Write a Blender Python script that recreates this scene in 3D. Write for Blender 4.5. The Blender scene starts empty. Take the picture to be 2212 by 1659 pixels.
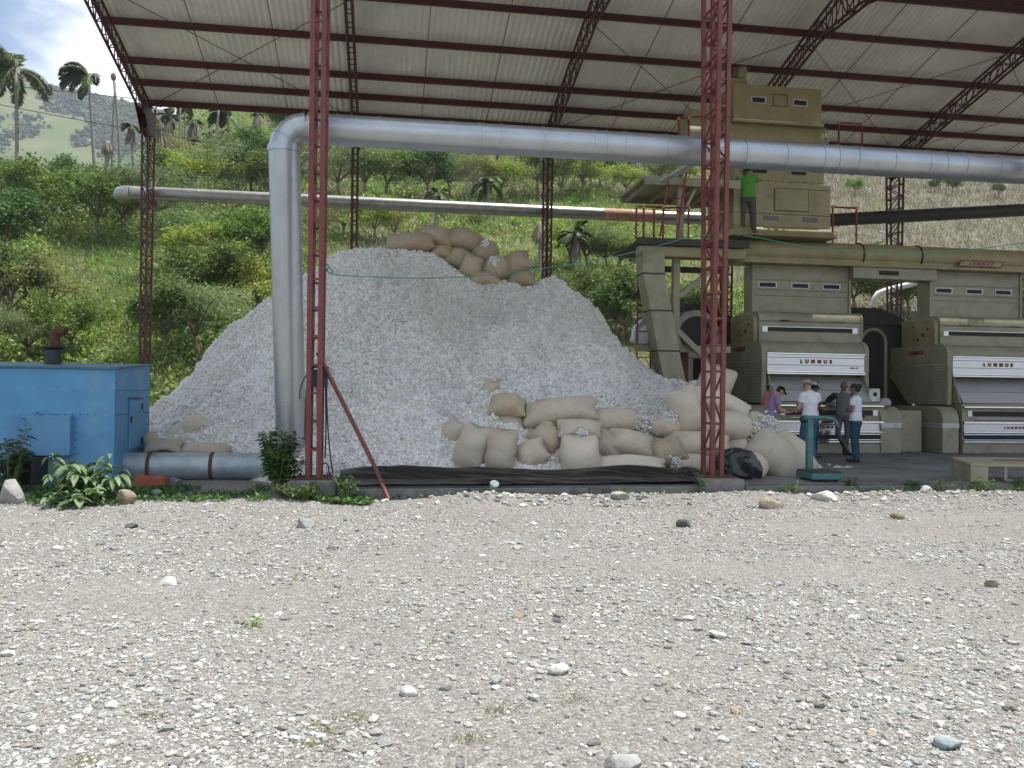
import bpy, math, random
import numpy as np
from mathutils import Vector, Matrix

sc = bpy.context.scene
C = sc.collection

# ------------------------------------------------------------------ camera
F_PX, PITCH, ROLL, YAW = 1779.0, 0.0098, 0.0116, 0.1531      # solved from the shed's own lines
CAM_H = 1.6
_cp, _sp = math.cos(PITCH), math.sin(PITCH)
_cr, _sr = math.cos(ROLL), math.sin(ROLL)
FW = np.array([0, _cp, _sp]); _U = np.array([0, -_sp, _cp]); _R = np.array([1.0, 0, 0])
UP = _U * _cr - _R * _sr
RT = _R * _cr + _U * _sr
CAM = np.array([0, 0, CAM_H])
cd = bpy.data.cameras.new('camera'); cam = bpy.data.objects.new('camera', cd); C.objects.link(cam)
cd.sensor_width = 36.0; cd.lens = F_PX / 2212.0 * 36.0
cd.clip_start = 0.1; cd.clip_end = 6000
cam.matrix_world = Matrix(((RT[0], UP[0], -FW[0], 0), (RT[1], UP[1], -FW[1], 0), (RT[2], UP[2], -FW[2], CAM_H), (0, 0, 0, 1)))
sc.camera = cam

# ------------------------------------------------------------------ light
sc.view_settings.view_transform = 'Standard'; sc.view_settings.look = 'None'
sc.view_settings.exposure = 0.68; sc.view_settings.gamma = 1.0
SUN = Vector((0.30, 0.072, 1.0)).normalized()                  # towards the sun: high, a little right and behind the shed
sun_el = math.asin(SUN.z); sun_az = math.atan2(SUN.x, SUN.y)
ld = bpy.data.lights.new('sun', 'SUN'); ld.energy = 5.0; ld.angle = math.radians(0.5); ld.color = (1.0, 0.965, 0.91)
sun = bpy.data.objects.new('sun', ld); C.objects.link(sun)
sun.rotation_euler = SUN.to_track_quat('Z', 'Y').to_euler(); sun.location = (0, 0, 40)

world = bpy.data.worlds.new('World'); sc.world = world; world.use_nodes = True
wn = world.node_tree.nodes; wl = world.node_tree.links
wn.clear()
w_out = wn.new('ShaderNodeOutputWorld'); w_bg = wn.new('ShaderNodeBackground')
w_sky = wn.new('ShaderNodeTexSky'); w_sky.sky_type = 'NISHITA'; w_sky.sun_disc = False
w_sky.sun_elevation = sun_el; w_sky.sun_rotation = sun_az; w_sky.air_density = 1.0; w_sky.dust_density = 0.6
w_tc = wn.new('ShaderNodeTexCoord')
w_map = wn.new('ShaderNodeMapping'); w_map.inputs['Scale'].default_value = (1, 1, 1.6); w_map.inputs['Location'].default_value = (5.9, 1.1, 0.9); w_map.inputs['Rotation'].default_value = (0, 0, 0.02)
w_no = wn.new('ShaderNodeTexNoise'); w_no.inputs['Scale'].default_value = 2.3; w_no.inputs['Detail'].default_value = 9; w_no.inputs['Roughness'].default_value = 0.56
w_no.inputs['Distortion'].default_value = 0.25
w_ramp = wn.new('ShaderNodeValToRGB'); w_ramp.color_ramp.elements[0].position = 0.44; w_ramp.color_ramp.elements[1].position = 0.58
w_ramp.color_ramp.interpolation = 'EASE'
w_cc = wn.new('ShaderNodeMix'); w_cc.data_type = 'RGBA'
w_cc.inputs['A'].default_value = (6.4, 6.8, 7.2, 1); w_cc.inputs['B'].default_value = (9.0, 9.1, 9.2, 1)
w_n2 = wn.new('ShaderNodeTexNoise'); w_n2.inputs['Scale'].default_value = 5.0; w_n2.inputs['Detail'].default_value = 6
w_mix = wn.new('ShaderNodeMix'); w_mix.data_type = 'RGBA'
wl.new(w_tc.outputs['Generated'], w_map.inputs['Vector']); wl.new(w_map.outputs['Vector'], w_no.inputs['Vector'])
wl.new(w_map.outputs['Vector'], w_n2.inputs['Vector']); wl.new(w_n2.outputs['Fac'], w_cc.inputs['Factor'])
wl.new(w_no.outputs['Fac'], w_ramp.inputs['Fac']); wl.new(w_ramp.outputs['Color'], w_mix.inputs['Factor'])
wl.new(w_sky.outputs['Color'], w_mix.inputs['A']); wl.new(w_cc.outputs['Result'], w_mix.inputs['B'])
wl.new(w_mix.outputs['Result'], w_bg.inputs['Color']); w_bg.inputs['Strength'].default_value = 0.108
wl.new(w_bg.outputs['Background'], w_out.inputs['Surface'])
sc.cycles.max_bounces = 10; sc.cycles.diffuse_bounces = 6; sc.cycles.transparent_max_bounces = 8
sc.cycles.glossy_bounces = 3; sc.cycles.transmission_bounces = 4
sc.cycles.caustics_reflective = False; sc.cycles.caustics_refractive = False
sc.cycles.use_denoising = True

# ------------------------------------------------------------------ frames: rays from the photograph and the shed's own axes
O2 = np.array([-2.945, 12.34])
CY, SY = math.cos(YAW), math.sin(YAW)
EU = np.array([CY, SY, 0]); EV = np.array([-SY, CY, 0]); EZ = np.array([0, 0, 1.0])
def B(u, v, z): return np.array([O2[0] + u * CY - v * SY, O2[1] + u * SY + v * CY, z])
def toB(p): d0, d1 = p[0] - O2[0], p[1] - O2[1]; return np.array([d0 * CY + d1 * SY, -d0 * SY + d1 * CY, p[2]])
def ray(x, y): return FW + RT * (x - 1106) / F_PX - UP * (y - 829.5) / F_PX
def atY(x, y, Y): d = ray(x, y); return CAM + d * (Y / d[1])
def onz(x, y, z): d = ray(x, y); return CAM + d * ((z - CAM_H) / d[2])
def onv(x, y, v):
    d = ray(x, y); t = (v - (-(CAM[0] - O2[0]) * SY + (CAM[1] - O2[1]) * CY)) / (-d[0] * SY + d[1] * CY)
    return CAM + d * t
def norm(a): a = np.asarray(a, float); return a / (np.linalg.norm(a) + 1e-12)

# ------------------------------------------------------------------ numpy noise
def _h(ix, iy, seed):
    s = np.sin(ix * 127.1 + iy * 311.7 + seed * 74.7) * 43758.5453
    return s - np.floor(s)
def vnoise(x, y, seed=0):
    x = np.asarray(x, float); y = np.asarray(y, float)
    ix, iy = np.floor(x), np.floor(y); fx, fy = x - ix, y - iy
    fx = fx * fx * (3 - 2 * fx); fy = fy * fy * (3 - 2 * fy)
    a = _h(ix, iy, seed); b = _h(ix + 1, iy, seed); c = _h(ix, iy + 1, seed); d = _h(ix + 1, iy + 1, seed)
    return (a + (b - a) * fx) * (1 - fy) + (c + (d - c) * fx) * fy - 0.5
def fbm(x, y, seed=0, o=4):
    r = 0; a = 1.0
    for k in range(o):
        r = r + a * vnoise(x * 2 ** k, y * 2 ** k, seed + k); a *= 0.5
    return r
def sstep(a, b, x):
    t = np.clip((np.asarray(x, float) - a) / (b - a), 0, 1); return t * t * (3 - 2 * t)

# ------------------------------------------------------------------ materials
def _pr(nt): return nt.nodes.get('Principled BSDF')
def mat(name, col, rough=0.6, metal=0.0, var=0.12, scale=3.0, bump=0.0, bscale=40.0, col2=None, s2=1.2, t2=(0.5, 0.68), spec=0.5, stretch=None, attr=False, objvar=0.0):
    m = bpy.data.materials.new(name); m.use_nodes = True; nt = m.node_tree; N = nt.nodes; L = nt.links
    p = _pr(nt); p.inputs['Roughness'].default_value = rough; p.inputs['Metallic'].default_value = metal
    p.inputs['Specular IOR Level'].default_value = spec
    tc = N.new('ShaderNodeTexCoord'); vec = tc.outputs['Object']
    if stretch:
        mp = N.new('ShaderNodeMapping'); mp.inputs['Scale'].default_value = stretch; L.new(vec, mp.inputs['Vector']); vec2 = mp.outputs['Vector']
    else: vec2 = vec
    no = N.new('ShaderNodeTexNoise'); no.inputs['Scale'].default_value = scale; no.inputs['Detail'].default_value = 6; no.inputs['Roughness'].default_value = 0.6
    L.new(vec2, no.inputs['Vector'])
    mr = N.new('ShaderNodeMapRange'); mr.inputs['From Min'].default_value = 0.3; mr.inputs['From Max'].default_value = 0.7
    mr.inputs['To Min'].default_value = 1 - var; mr.inputs['To Max'].default_value = 1 + var
    L.new(no.outputs['Fac'], mr.inputs['Value'])
    base = N.new('ShaderNodeMix'); base.data_type = 'RGBA'
    if attr:
        at = N.new('ShaderNodeAttribute'); at.attribute_name = 'Col'; src = at.outputs['Color']
    else:
        rg = N.new('ShaderNodeRGB'); rg.outputs[0].default_value = (*col, 1); src = rg.outputs[0]
    if col2 is not None:
        n2 = N.new('ShaderNodeTexNoise'); n2.inputs['Scale'].default_value = s2; n2.inputs['Detail'].default_value = 8; n2.inputs['Roughness'].default_value = 0.7
        L.new(vec2, n2.inputs['Vector'])
        rp = N.new('ShaderNodeMapRange'); rp.inputs['From Min'].default_value = t2[0]; rp.inputs['From Max'].default_value = t2[1]
        L.new(n2.outputs['Fac'], rp.inputs['Value']); L.new(rp.outputs['Result'], base.inputs['Factor'])
        L.new(src, base.inputs['A']); base.inputs['B'].default_value = (*col2, 1); src = base.outputs['Result']
    sv = N.new('ShaderNodeVectorMath'); sv.operation = 'SCALE'; L.new(src, sv.inputs[0]); L.new(mr.outputs['Result'], sv.inputs['Scale'])
    if objvar:                                                      # every copy of the thing its own shade of the cloth
        oi = N.new('ShaderNodeObjectInfo'); mo_ = N.new('ShaderNodeMapRange'); mo_.inputs['To Min'].default_value = 1 - objvar; mo_.inputs['To Max'].default_value = 1 + objvar
        L.new(oi.outputs['Random'], mo_.inputs['Value']); s2_ = N.new('ShaderNodeVectorMath'); s2_.operation = 'SCALE'; L.new(sv.outputs[0], s2_.inputs[0]); L.new(mo_.outputs['Result'], s2_.inputs['Scale']); sv = s2_
    L.new(sv.outputs[0], p.inputs['Base Color'])
    if bump:
        nb = N.new('ShaderNodeTexNoise'); nb.inputs['Scale'].default_value = bscale; nb.inputs['Detail'].default_value = 5
        L.new(vec, nb.inputs['Vector'])
        bp = N.new('ShaderNodeBump'); bp.inputs['Strength'].default_value = bump; bp.inputs['Distance'].default_value = 0.02
        L.new(nb.outputs['Fac'], bp.inputs['Height']); L.new(bp.outputs['Normal'], p.inputs['Normal'])
    return m
def leafmat(name, trans=0.35):
    m = bpy.data.materials.new(name); m.use_nodes = True; nt = m.node_tree; N = nt.nodes; L = nt.links
    p = _pr(nt); p.inputs['Roughness'].default_value = 0.5; p.inputs['Specular IOR Level'].default_value = 0.35
    at = N.new('ShaderNodeAttribute'); at.attribute_name = 'Col'
    oi = N.new('ShaderNodeObjectInfo')
    hs = N.new('ShaderNodeHueSaturation')
    mr = N.new('ShaderNodeMapRange'); mr.inputs['To Min'].default_value = 0.485; mr.inputs['To Max'].default_value = 0.515
    L.new(oi.outputs['Random'], mr.inputs['Value']); L.new(mr.outputs['Result'], hs.inputs['Hue'])
    mv = N.new('ShaderNodeMapRange'); mv.inputs['To Min'].default_value = 0.8; mv.inputs['To Max'].default_value = 1.2
    ml = N.new('ShaderNodeMath'); ml.operation = 'FRACT'; mm = N.new('ShaderNodeMath'); mm.operation = 'MULTIPLY'; mm.inputs[1].default_value = 7.31
    L.new(oi.outputs['Random'], mm.inputs[0]); L.new(mm.outputs[0], ml.inputs[0]); L.new(ml.outputs[0], mv.inputs['Value'])
    L.new(mv.outputs['Result'], hs.inputs['Value'])
    L.new(at.outputs['Color'], hs.inputs['Color']); L.new(hs.outputs['Color'], p.inputs['Base Color'])
    tr = N.new('ShaderNodeBsdfTranslucent'); L.new(hs.outputs['Color'], tr.inputs['Color'])
    mx = N.new('ShaderNodeMixShader'); mx.inputs[0].default_value = trans
    out = N.get('Material Output'); L.new(p.outputs[0], mx.inputs[1]); L.new(tr.outputs[0], mx.inputs[2]); L.new(mx.outputs[0], out.inputs['Surface'])
    return m

# ------------------------------------------------------------------ mesh building
OFF = {}
class MB:
    def __init__(s): s.v = []; s.f = []; s.n = 0; s.c = []
    def add(s, vs, fs, col=None):
        vs = np.asarray(vs, float); s.v.append(vs)
        n = s.n
        s.f.extend([tuple(i + n for i in f) for f in fs]); s.n += len(vs)
        if col is not None: s.c.append(np.tile(np.asarray(col, float), (len(vs), 1)))
        return s
    def box(s, c, size, ax=None, col=None):
        c = np.asarray(c, float); h = np.asarray(size, float) / 2
        A = np.eye(3) if ax is None else np.asarray(ax, float)      # rows = axes
        p = [c + A[0] * h[0] * a + A[1] * h[1] * b + A[2] * h[2] * d for a in (-1, 1) for b in (-1, 1) for d in (-1, 1)]
        return s.add(p, [(0, 1, 3, 2), (4, 6, 7, 5), (0, 4, 5, 1), (2, 3, 7, 6), (0, 2, 6, 4), (1, 5, 7, 3)], col)
    def bx(s, u0, u1, v0, v1, z0, z1):                              # box in the shed's axes
        return s.box(B((u0 + u1) / 2, (v0 + v1) / 2, (z0 + z1) / 2), (u1 - u0, v1 - v0, z1 - z0), (EU, EV, EZ))
    def lb(s, x0, x1, y0, y1, z0, z1):                              # box in local axes
        return s.box(((x0 + x1) / 2, (y0 + y1) / 2, (z0 + z1) / 2), (x1 - x0, y1 - y0, z1 - z0))
    def bar(s, p, q, w, h=None, up=(0, 0, 1)):
        p = np.asarray(p, float); q = np.asarray(q, float); d = q - p; L = np.linalg.norm(d); d = d / L
        a = np.cross(d, up)
        if np.linalg.norm(a) < 1e-4: a = np.cross(d, (0, 1, 0))
        a = norm(a); b = np.cross(a, d)
        return s.box((p + q) / 2, (L, w, h or w), (d, a, b))
    def tube(s, pts, r, n=10, cap=True, col=None, rj=0.0):
        pts = [np.asarray(p, float) for p in pts]; m = len(pts)
        rs = [r] * m if np.isscalar(r) else list(r)
        t0 = norm(pts[1] - pts[0]); ref = np.array([0, 0, 1.0]) if abs(t0[2]) < 0.9 else np.array([1.0, 0, 0])
        a = norm(np.cross(t0, ref)); vs = []
        for i in range(m):
            t = norm(pts[min(i + 1, m - 1)] - pts[max(i - 1, 0)])
            a = norm(a - t * (a @ t)); b = np.cross(t, a)
            for k in range(n):
                g = 2 * math.pi * k / n
                vs.append(pts[i] + (a * math.cos(g) + b * math.sin(g)) * rs[i])
        fs = [(i * n + k, i * n + (k + 1) % n, (i + 1) * n + (k + 1) % n, (i + 1) * n + k) for i in range(m - 1) for k in range(n)]
        if cap: fs += [tuple(range(n))[::-1], tuple((m - 1) * n + k for k in range(n))]
        return s.add(vs, fs, col)
    def loft(s, rings, cap=True):
        n = len(rings[0]); vs = np.concatenate([np.asarray(r, float) for r in rings]); m = len(rings)
        fs = [(i * n + k, i * n + (k + 1) % n, (i + 1) * n + (k + 1) % n, (i + 1) * n + k) for i in range(m - 1) for k in range(n)]
        if cap: fs += [tuple(range(n))[::-1], tuple((m - 1) * n + k for k in range(n))]
        return s.add(vs, fs)
    def prism(s, poly, x0, x1):                                     # (y,z) outline pushed along local x
        n = len(poly); vs = [(x0, a, b) for a, b in poly] + [(x1, a, b) for a, b in poly]
        fs = [(k, (k + 1) % n, n + (k + 1) % n, n + k) for k in range(n)] + [tuple(range(n))[::-1], tuple(range(n, 2 * n))]
        return s.add(vs, fs)
    def ell(s, c, r, n=12, m=8, ax=None, jit=0, rng=None):
        c = np.asarray(c, float); A = np.eye(3) if ax is None else np.asarray(ax, float); vs = []; fs = []
        for i in range(m + 1):
            th = math.pi * i / m
            for k in range(n):
                ph = 2 * math.pi * k / n
                d = (math.sin(th) * math.cos(ph) * r[0], math.sin(th) * math.sin(ph) * r[1], math.cos(th) * r[2])
                vs.append(c + A[0] * d[0] + A[1] * d[1] + A[2] * d[2])
        for i in range(m):
            for k in range(n): fs.append((i * n + k, (i + 1) * n + k, (i + 1) * n + (k + 1) % n, i * n + (k + 1) % n))
        return s.add(vs, fs)
    def build(s, name, m, parent=None, smooth=False, local=False, bev=0, origin=None, angle=None):
        V = np.concatenate(s.v) if s.v else np.zeros((0, 3))
        if parent is not None: off = np.zeros(3) if local else OFF.get(parent.name, np.zeros(3))
        elif local: off = np.zeros(3)
        elif origin is not None: off = np.asarray(origin, float)
        else: off = np.array([(V[:, 0].min() + V[:, 0].max()) / 2, (V[:, 1].min() + V[:, 1].max()) / 2, V[:, 2].min()])
        me = bpy.data.meshes.new(name); me.from_pydata((V - off).tolist(), [], s.f)
        o = bpy.data.objects.new(name, me); C.objects.link(o)
        if s.c:
            at = me.color_attributes.new('Col', 'FLOAT_COLOR', 'POINT'); cc = np.concatenate(s.c)
            at.data.foreach_set('color', np.concatenate([cc, np.ones((len(cc), 1))], 1).ravel())
        finish(o, m, parent, smooth, angle, bev)
        if parent is None: o.location = off
        OFF[o.name] = off
        return o
def finish(o, m, parent, smooth, angle=None, bev=0):
    me = o.data
    if m: me.materials.append(m)
    if smooth or angle:
        me.polygons.foreach_set('use_smooth', [True] * len(me.polygons))
        if angle: me.set_sharp_from_angle(angle=math.radians(angle))
    me.update()
    if bev:
        b = o.modifiers.new('bevel', 'BEVEL'); b.width = bev; b.segments = 2; b.limit_method = 'ANGLE'; b.angle_limit = math.radians(40)
    if parent is not None: o.parent = parent
def fastmesh(name, V, faces, m, parent=None, col=None, smooth=False, off=None):
    """big meshes: V (n,3), faces (k,3) or (k,4) index array"""
    V = np.asarray(V, np.float32); faces = np.asarray(faces, np.int32); k = faces.shape[1]
    if off is None: off = np.zeros(3)
    me = bpy.data.meshes.new(name); me.vertices.add(len(V)); me.vertices.foreach_set('co', (V - off).astype(np.float32).ravel())
    me.loops.add(faces.size); me.loops.foreach_set('vertex_index', faces.ravel())
    me.polygons.add(len(faces)); me.polygons.foreach_set('loop_start', np.arange(len(faces), dtype=np.int32) * k)
    try: me.polygons.foreach_set('loop_total', np.full(len(faces), k, np.int32))
    except Exception: pass
    me.polygons.foreach_set('use_smooth', np.full(len(faces), bool(smooth)))
    if col is not None:
        at = me.color_attributes.new('Col', 'FLOAT_COLOR', 'POINT')
        at.data.foreach_set('color', np.concatenate([np.asarray(col, np.float32), np.ones((len(V), 1), np.float32)], 1).ravel())
    me.update(calc_edges=True); me.validate()
    o = bpy.data.objects.new(name, me); C.objects.link(o); me.materials.append(m)
    if parent is not None: o.parent = parent
    else: o.location = off
    OFF[o.name] = np.asarray(off, float)
    return o
def thing(name, label, cat, loc=(0, 0, 0), group=None, rotz=0.0):
    o = bpy.data.objects.new(name, None); C.objects.link(o); o.location = tuple(float(a) for a in loc); o.rotation_euler = (0, 0, rotz)
    o.empty_display_size = 0.2
    OFF[o.name] = np.asarray(loc, float)
    o['label'] = label; o['category'] = cat
    if group: o['group'] = group
    return o
def tag(o, label=None, cat=None, group=None, kind=None):
    if label: o['label'] = label
    if cat: o['category'] = cat
    if group: o['group'] = group
    if kind: o['kind'] = kind
    return o
def dup(root, loc, rotz=0.0, scale=1.0, label=None, group=None):
    r = root.copy(); C.objects.link(r); r.location = tuple(float(a) for a in loc); r.rotation_euler = (0, 0, rotz)
    r.scale = (scale, scale, scale)
    if label: r['label'] = label
    if group: r['group'] = group
    for ch in list(root.children):
        c = ch.copy(); C.objects.link(c); c.parent = r
        for g in ch.children:
            d = g.copy(); C.objects.link(d); d.parent = c
    return r
_IV = None
def icos():
    t = (1 + 5 ** 0.5) / 2
    v = np.array([(-1, t, 0), (1, t, 0), (-1, -t, 0), (1, -t, 0), (0, -1, t), (0, 1, t), (0, -1, -t), (0, 1, -t), (t, 0, -1), (t, 0, 1), (-t, 0, -1), (-t, 0, 1)]) / math.sqrt(1 + t * t)
    f = np.array([(0, 11, 5), (0, 5, 1), (0, 1, 7), (0, 7, 10), (0, 10, 11), (1, 5, 9), (5, 11, 4), (11, 10, 2), (10, 7, 6), (7, 1, 8), (3, 9, 4), (3, 4, 2), (3, 2, 6), (3, 6, 8), (3, 8, 9), (4, 9, 5), (2, 4, 11), (6, 2, 10), (8, 6, 7), (9, 8, 1)])
    return v, f
def scatter_ico(P, R, rng, jit=0.25):
    """P (n,3) centres, R (n,3) radii -> verts, faces of randomly turned lumps"""
    v, f = icos(); n = len(P)
    q = rng.normal(size=(n, 4)); q /= np.linalg.norm(q, axis=1)[:, None]
    w, x, y, z = q.T
    M = np.stack([1 - 2 * (y * y + z * z), 2 * (x * y - z * w), 2 * (x * z + y * w), 2 * (x * y + z * w), 1 - 2 * (x * x + z * z), 2 * (y * z - x * w), 2 * (x * z - y * w), 2 * (y * z + x * w), 1 - 2 * (x * x + y * y)], 1).reshape(n, 3, 3)
    base = v[None] * (1 + rng.uniform(-jit, jit, (n, 12, 1)))
    V = np.einsum('nij,nkj->nki', M, base) * R[:, None, :] + P[:, None, :]
    F = f[None] + (np.arange(n) * 12)[:, None, None]
    return V.reshape(-1, 3), F.reshape(-1, 3)

RED = mat('red_steel_paint', (0.165, 0.04, 0.033), 0.5, var=0.22, scale=4, col2=(0.12, 0.03, 0.025), s2=5, t2=(0.55, 0.8))
RED_SHADED = mat('shaded_red_steel_paint', (0.074, 0.0175, 0.0165), 0.55, var=0.2, scale=3)  # same red steel under the roof, its shade put into the colour
REDB = mat('bright_red_paint', (0.22, 0.016, 0.016), 0.45, var=0.15)
CONC = mat('concrete', (0.20, 0.195, 0.175), 0.9, var=0.25, scale=6, bump=0.4, bscale=60, col2=(0.10, 0.10, 0.085), s2=2.5)
GALV = mat('galvanized_steel', (0.47, 0.50, 0.53), 0.38, 0.8, var=0.06, scale=3, col2=(0.38, 0.41, 0.44), s2=2, t2=(0.45, 0.75))
GALVD = mat('weathered_galvanized_steel', (0.50, 0.51, 0.50), 0.5, 0.4, var=0.3, scale=4, col2=(0.25, 0.19, 0.15), s2=2.5, t2=(0.58, 0.75))
RUST = mat('rust', (0.11, 0.04, 0.025), 0.85, var=0.3, scale=14, bump=0.3)
BEIGE = mat('olive_beige_paint', (0.295, 0.256, 0.126), 0.45, var=0.10, scale=2.5, col2=(0.19, 0.155, 0.075), s2=1.8, t2=(0.45, 0.75))
BEIGE2 = mat('grey_green_paint', (0.305, 0.287, 0.195), 0.45, var=0.10, scale=2.5, col2=(0.175, 0.163, 0.105), s2=1.8, t2=(0.45, 0.75))
DARK = mat('dark_interior', (0.012, 0.012, 0.012), 0.7)
DKM = mat('dark_brown_metal', (0.04, 0.036, 0.03), 0.6, 0.2, var=0.25, scale=4)
ALU = mat('brushed_aluminium', (0.66, 0.67, 0.70), 0.33, 0.75, var=0.06, scale=3, stretch=(0.2, 1, 6))
CHROME = mat('chrome_trim', (0.82, 0.83, 0.85), 0.16, 1.0, var=0.03)
REDTXT = mat('red_lettering', (0.22, 0.015, 0.025), 0.45, var=0.05)
BLUE = mat('blue_paint', (0.095, 0.31, 0.55), 0.5, var=0.12, scale=1.6, col2=(0.17, 0.38, 0.55), s2=1.1, t2=(0.48, 0.72), bump=0.05, bscale=6)
TURQ = mat('turquoise_paint', (0.05, 0.165, 0.165), 0.55, var=0.2, scale=9, col2=(0.12, 0.10, 0.08), s2=9, t2=(0.60, 0.72))
YEL = mat('yellow_paint', (0.52, 0.27, 0.03), 0.5)
BLK = mat('black_plastic_sheet', (0.012, 0.013, 0.016), 0.28, var=0.2, spec=0.6, bump=0.25, bscale=14)
RUB = mat('black_rubber', (0.015, 0.015, 0.016), 0.55)
# ================================================================== the shed
BAY, SPAN, ZE, SL = 6.2625, 14.06, 10.40, 0.25
RV = SPAN / 2
S_P = [0.0, 1.021, 2.036, 3.663, 5.314]
NT = 6
def tu(i): return (i - 1) * BAY
def roofz(v): return ZE + SL * (RV - abs(v - RV))
ROOF = mat('fibre_cement_sheet', (0.80, 0.785, 0.73), 0.85, var=0.06, scale=1.2, col2=(0.67, 0.65, 0.585), s2=0.7, t2=(0.45, 0.75))
shed = thing('shed', 'tall open-sided shed of dark red lattice steel with a corrugated grey roof over the cotton', 'shed', B(8, RV, 0.19))
cs = 1 / math.sqrt(1 + SL * SL)

# corrugated sheets: rows lapped at the purlins
def sheet_row(v0, v1, dz):
    u = np.arange(-6.55, 31.6, 0.177 / 8); n = len(u)
    wav = 0.021 * np.cos(2 * np.pi * u / 0.177)
    V = []
    for v in (v0, v1):
        z = roofz(v) + 0.135 + dz + wav
        V.append(np.stack([O2[0] + u * CY - v * SY, O2[1] + u * SY + v * CY, z], 1))
    V = np.concatenate(V); k = np.arange(n - 1)
    F = np.stack([k, k + 1, k + 1 + n, k + n], 1)
    return fastmesh('roof_sheet', V, F, ROOF, shed, smooth=True, off=OFF[shed.name])
b = SPAN
sheet_row(b + 0.30, b - 2.16, 0.000); sheet_row(b - 1.98, b - 3.80, 0.032); sheet_row(b - 3.62, b - RV + 0.02, 0.064)
sheet_row(-0.32, 2.16, 0.000); sheet_row(1.98, 3.80, 0.032); sheet_row(3.62, RV - 0.02, 0.064)

# purlins: channels along the shed
for side in (0, 1):
    for k, s in enumerate(S_P + [6.86]):
        v = SPAN - s if side == 0 else s
        z = roofz(v)
        sl = -SL if side == 0 else SL
        nrm = norm(-sl * EV + EZ); alg = norm(EV + sl * EZ)
        m = MB(); p = B(-6.5, v, z); q = B(31.5, v, z); mid = (p + q) / 2; L = 38.0
        m.box(mid, (L, 0.012, 0.19), (EU, alg, nrm))
        sg = 1 if side == 0 else -1
        m.box(mid + nrm * 0.089 + alg * sg * 0.036, (L, 0.06, 0.012), (EU, alg, nrm))
        m.box(mid - nrm * 0.089 + alg * sg * 0.036, (L, 0.06, 0.012), (EU, alg, nrm))
        m.build('purlin', RED_SHADED, shed)

# trusses: two upper chords and one lower chord, laced
def truss(i):
    u = tu(i); ch = MB(); wb = MB()
    def top(v, du): return B(u + du, v, roofz(v) - 0.17)
    def low(v, du):
        z = roofz(v) - 0.64
        z = min(z, roofz(RV) - 0.64 - 0.28)
        return B(u + du, v, z)
    vk = 0.28 / SL; HW = 0.085
    for du in (-HW, HW):
        ch.bar(top(0, du), top(RV, du), 0.05, 0.055); ch.bar(top(RV, du), top(SPAN, du), 0.05, 0.055)
        ch.bar(low(0.35, du), low(RV - vk, du), 0.05, 0.055); ch.bar(low(RV - vk, du), low(RV + vk, du), 0.05, 0.055); ch.bar(low(RV + vk, du), low(SPAN - 0.35, du), 0.05, 0.055)
    ob = ch.build('truss', RED_SHADED, shed)
    n = 28
    for k in range(n):
        va, vb = SPAN * k / n, SPAN * (k + 1) / n; la, lb_ = min(max(va, .38), SPAN - .38), min(max(vb, .38), SPAN - .38)
        for du in (-HW, HW):
            wb.bar(top(va, du), low(la, du), 0.024, 0.024)
            if k % 2: wb.bar(low(la, du), top(vb, du), 0.024, 0.024)
            else: wb.bar(top(va, du), low(lb_, du), 0.024, 0.024)
        wb.bar(top(va, -HW), top(va, HW), 0.022, 0.022); wb.bar(low(la, -HW), low(la, HW), 0.022, 0.022)
    wb.build('truss_web', RED_SHADED, ob)
for i in range(NT): truss(i)

# columns: four angles laced with rungs and diagonals
def column(u, v, z0, z1, leg, m, front, lean=0.0):
    hw = 0.08
    c = MB(); w = MB()
    def hd(z): return 0.17 + 0.0225 * (z - z0)
    def pt(a, b_, z): return B(u + a * hw, v + b_ * hd(z), z)
    for a in (-1, 1):
        for b_ in (-1, 1): c.bar(pt(a, b_, z0), pt(a, b_, z1), leg, leg, EV)
    ob = c.build('column', m, shed)
    st = 0.42; z = z0 + 0.42; k = 0
    while z < z1 - 0.1:
        for b_ in (-1, 1): w.bar(pt(-1, b_, z), pt(1, b_, z), 0.03, 0.035, EZ)
        for a in (-1, 1): w.bar(pt(a, -1, z), pt(a, 1, z), 0.026, 0.032, EZ)
        if z + st < z1:
            e = 1 if k % 2 else -1
            for a in (-1, 1): w.bar(pt(a, -e, z), pt(a, e, z + st), 0.024, 0.028)
        z += st; k += 1
    w.build('lacing', m, ob)
    pl = MB(); pl.bx(u - 0.27, u + 0.27, v - 0.27, v + 0.27, z0 - 0.012, z0 + 0.012)
    for a, bb in ((-.22, -.22), (.22, -.22), (-.22, .22), (.22, .22)): pl.tube([B(u + a, v + bb, z0), B(u + a, v + bb, z0 + 0.05)], 0.017, 6)
    pl.build('base_plate', RUST, ob)
    if front:
        ft = MB(); ft.bx(u - 0.34, u + 0.34, v - 0.47, v + 0.34, -0.25, z0 - 0.013); ft.build('plinth', CONC, ob, bev=0.012)
REDF = RED
for i in range(NT):
    column(tu(i), 0.0, 0.29, ZE - 0.1, 0.066 if i != 1 else 0.072, REDF, True)
    column(tu(i), SPAN, 0.22, ZE - 0.1, 0.055, RED_SHADED, False)
# knee plates at the head of each rear column
for i in range(NT):
    g = MB()
    for du in (-0.12, 0.12):
        u = tu(i) + du
        pts = [B(u, SPAN - 0.40, ZE - 1.05), B(u, SPAN + 0.39, ZE - 1.05), B(u, SPAN + 0.39, ZE - 0.30), B(u, SPAN - 1.1, ZE - 0.35)]
        g.loft([[p - EU * 0.006 for p in pts], [p + EU * 0.006 for p in pts]])
    g.build('gusset', RED_SHADED, shed)
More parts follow.
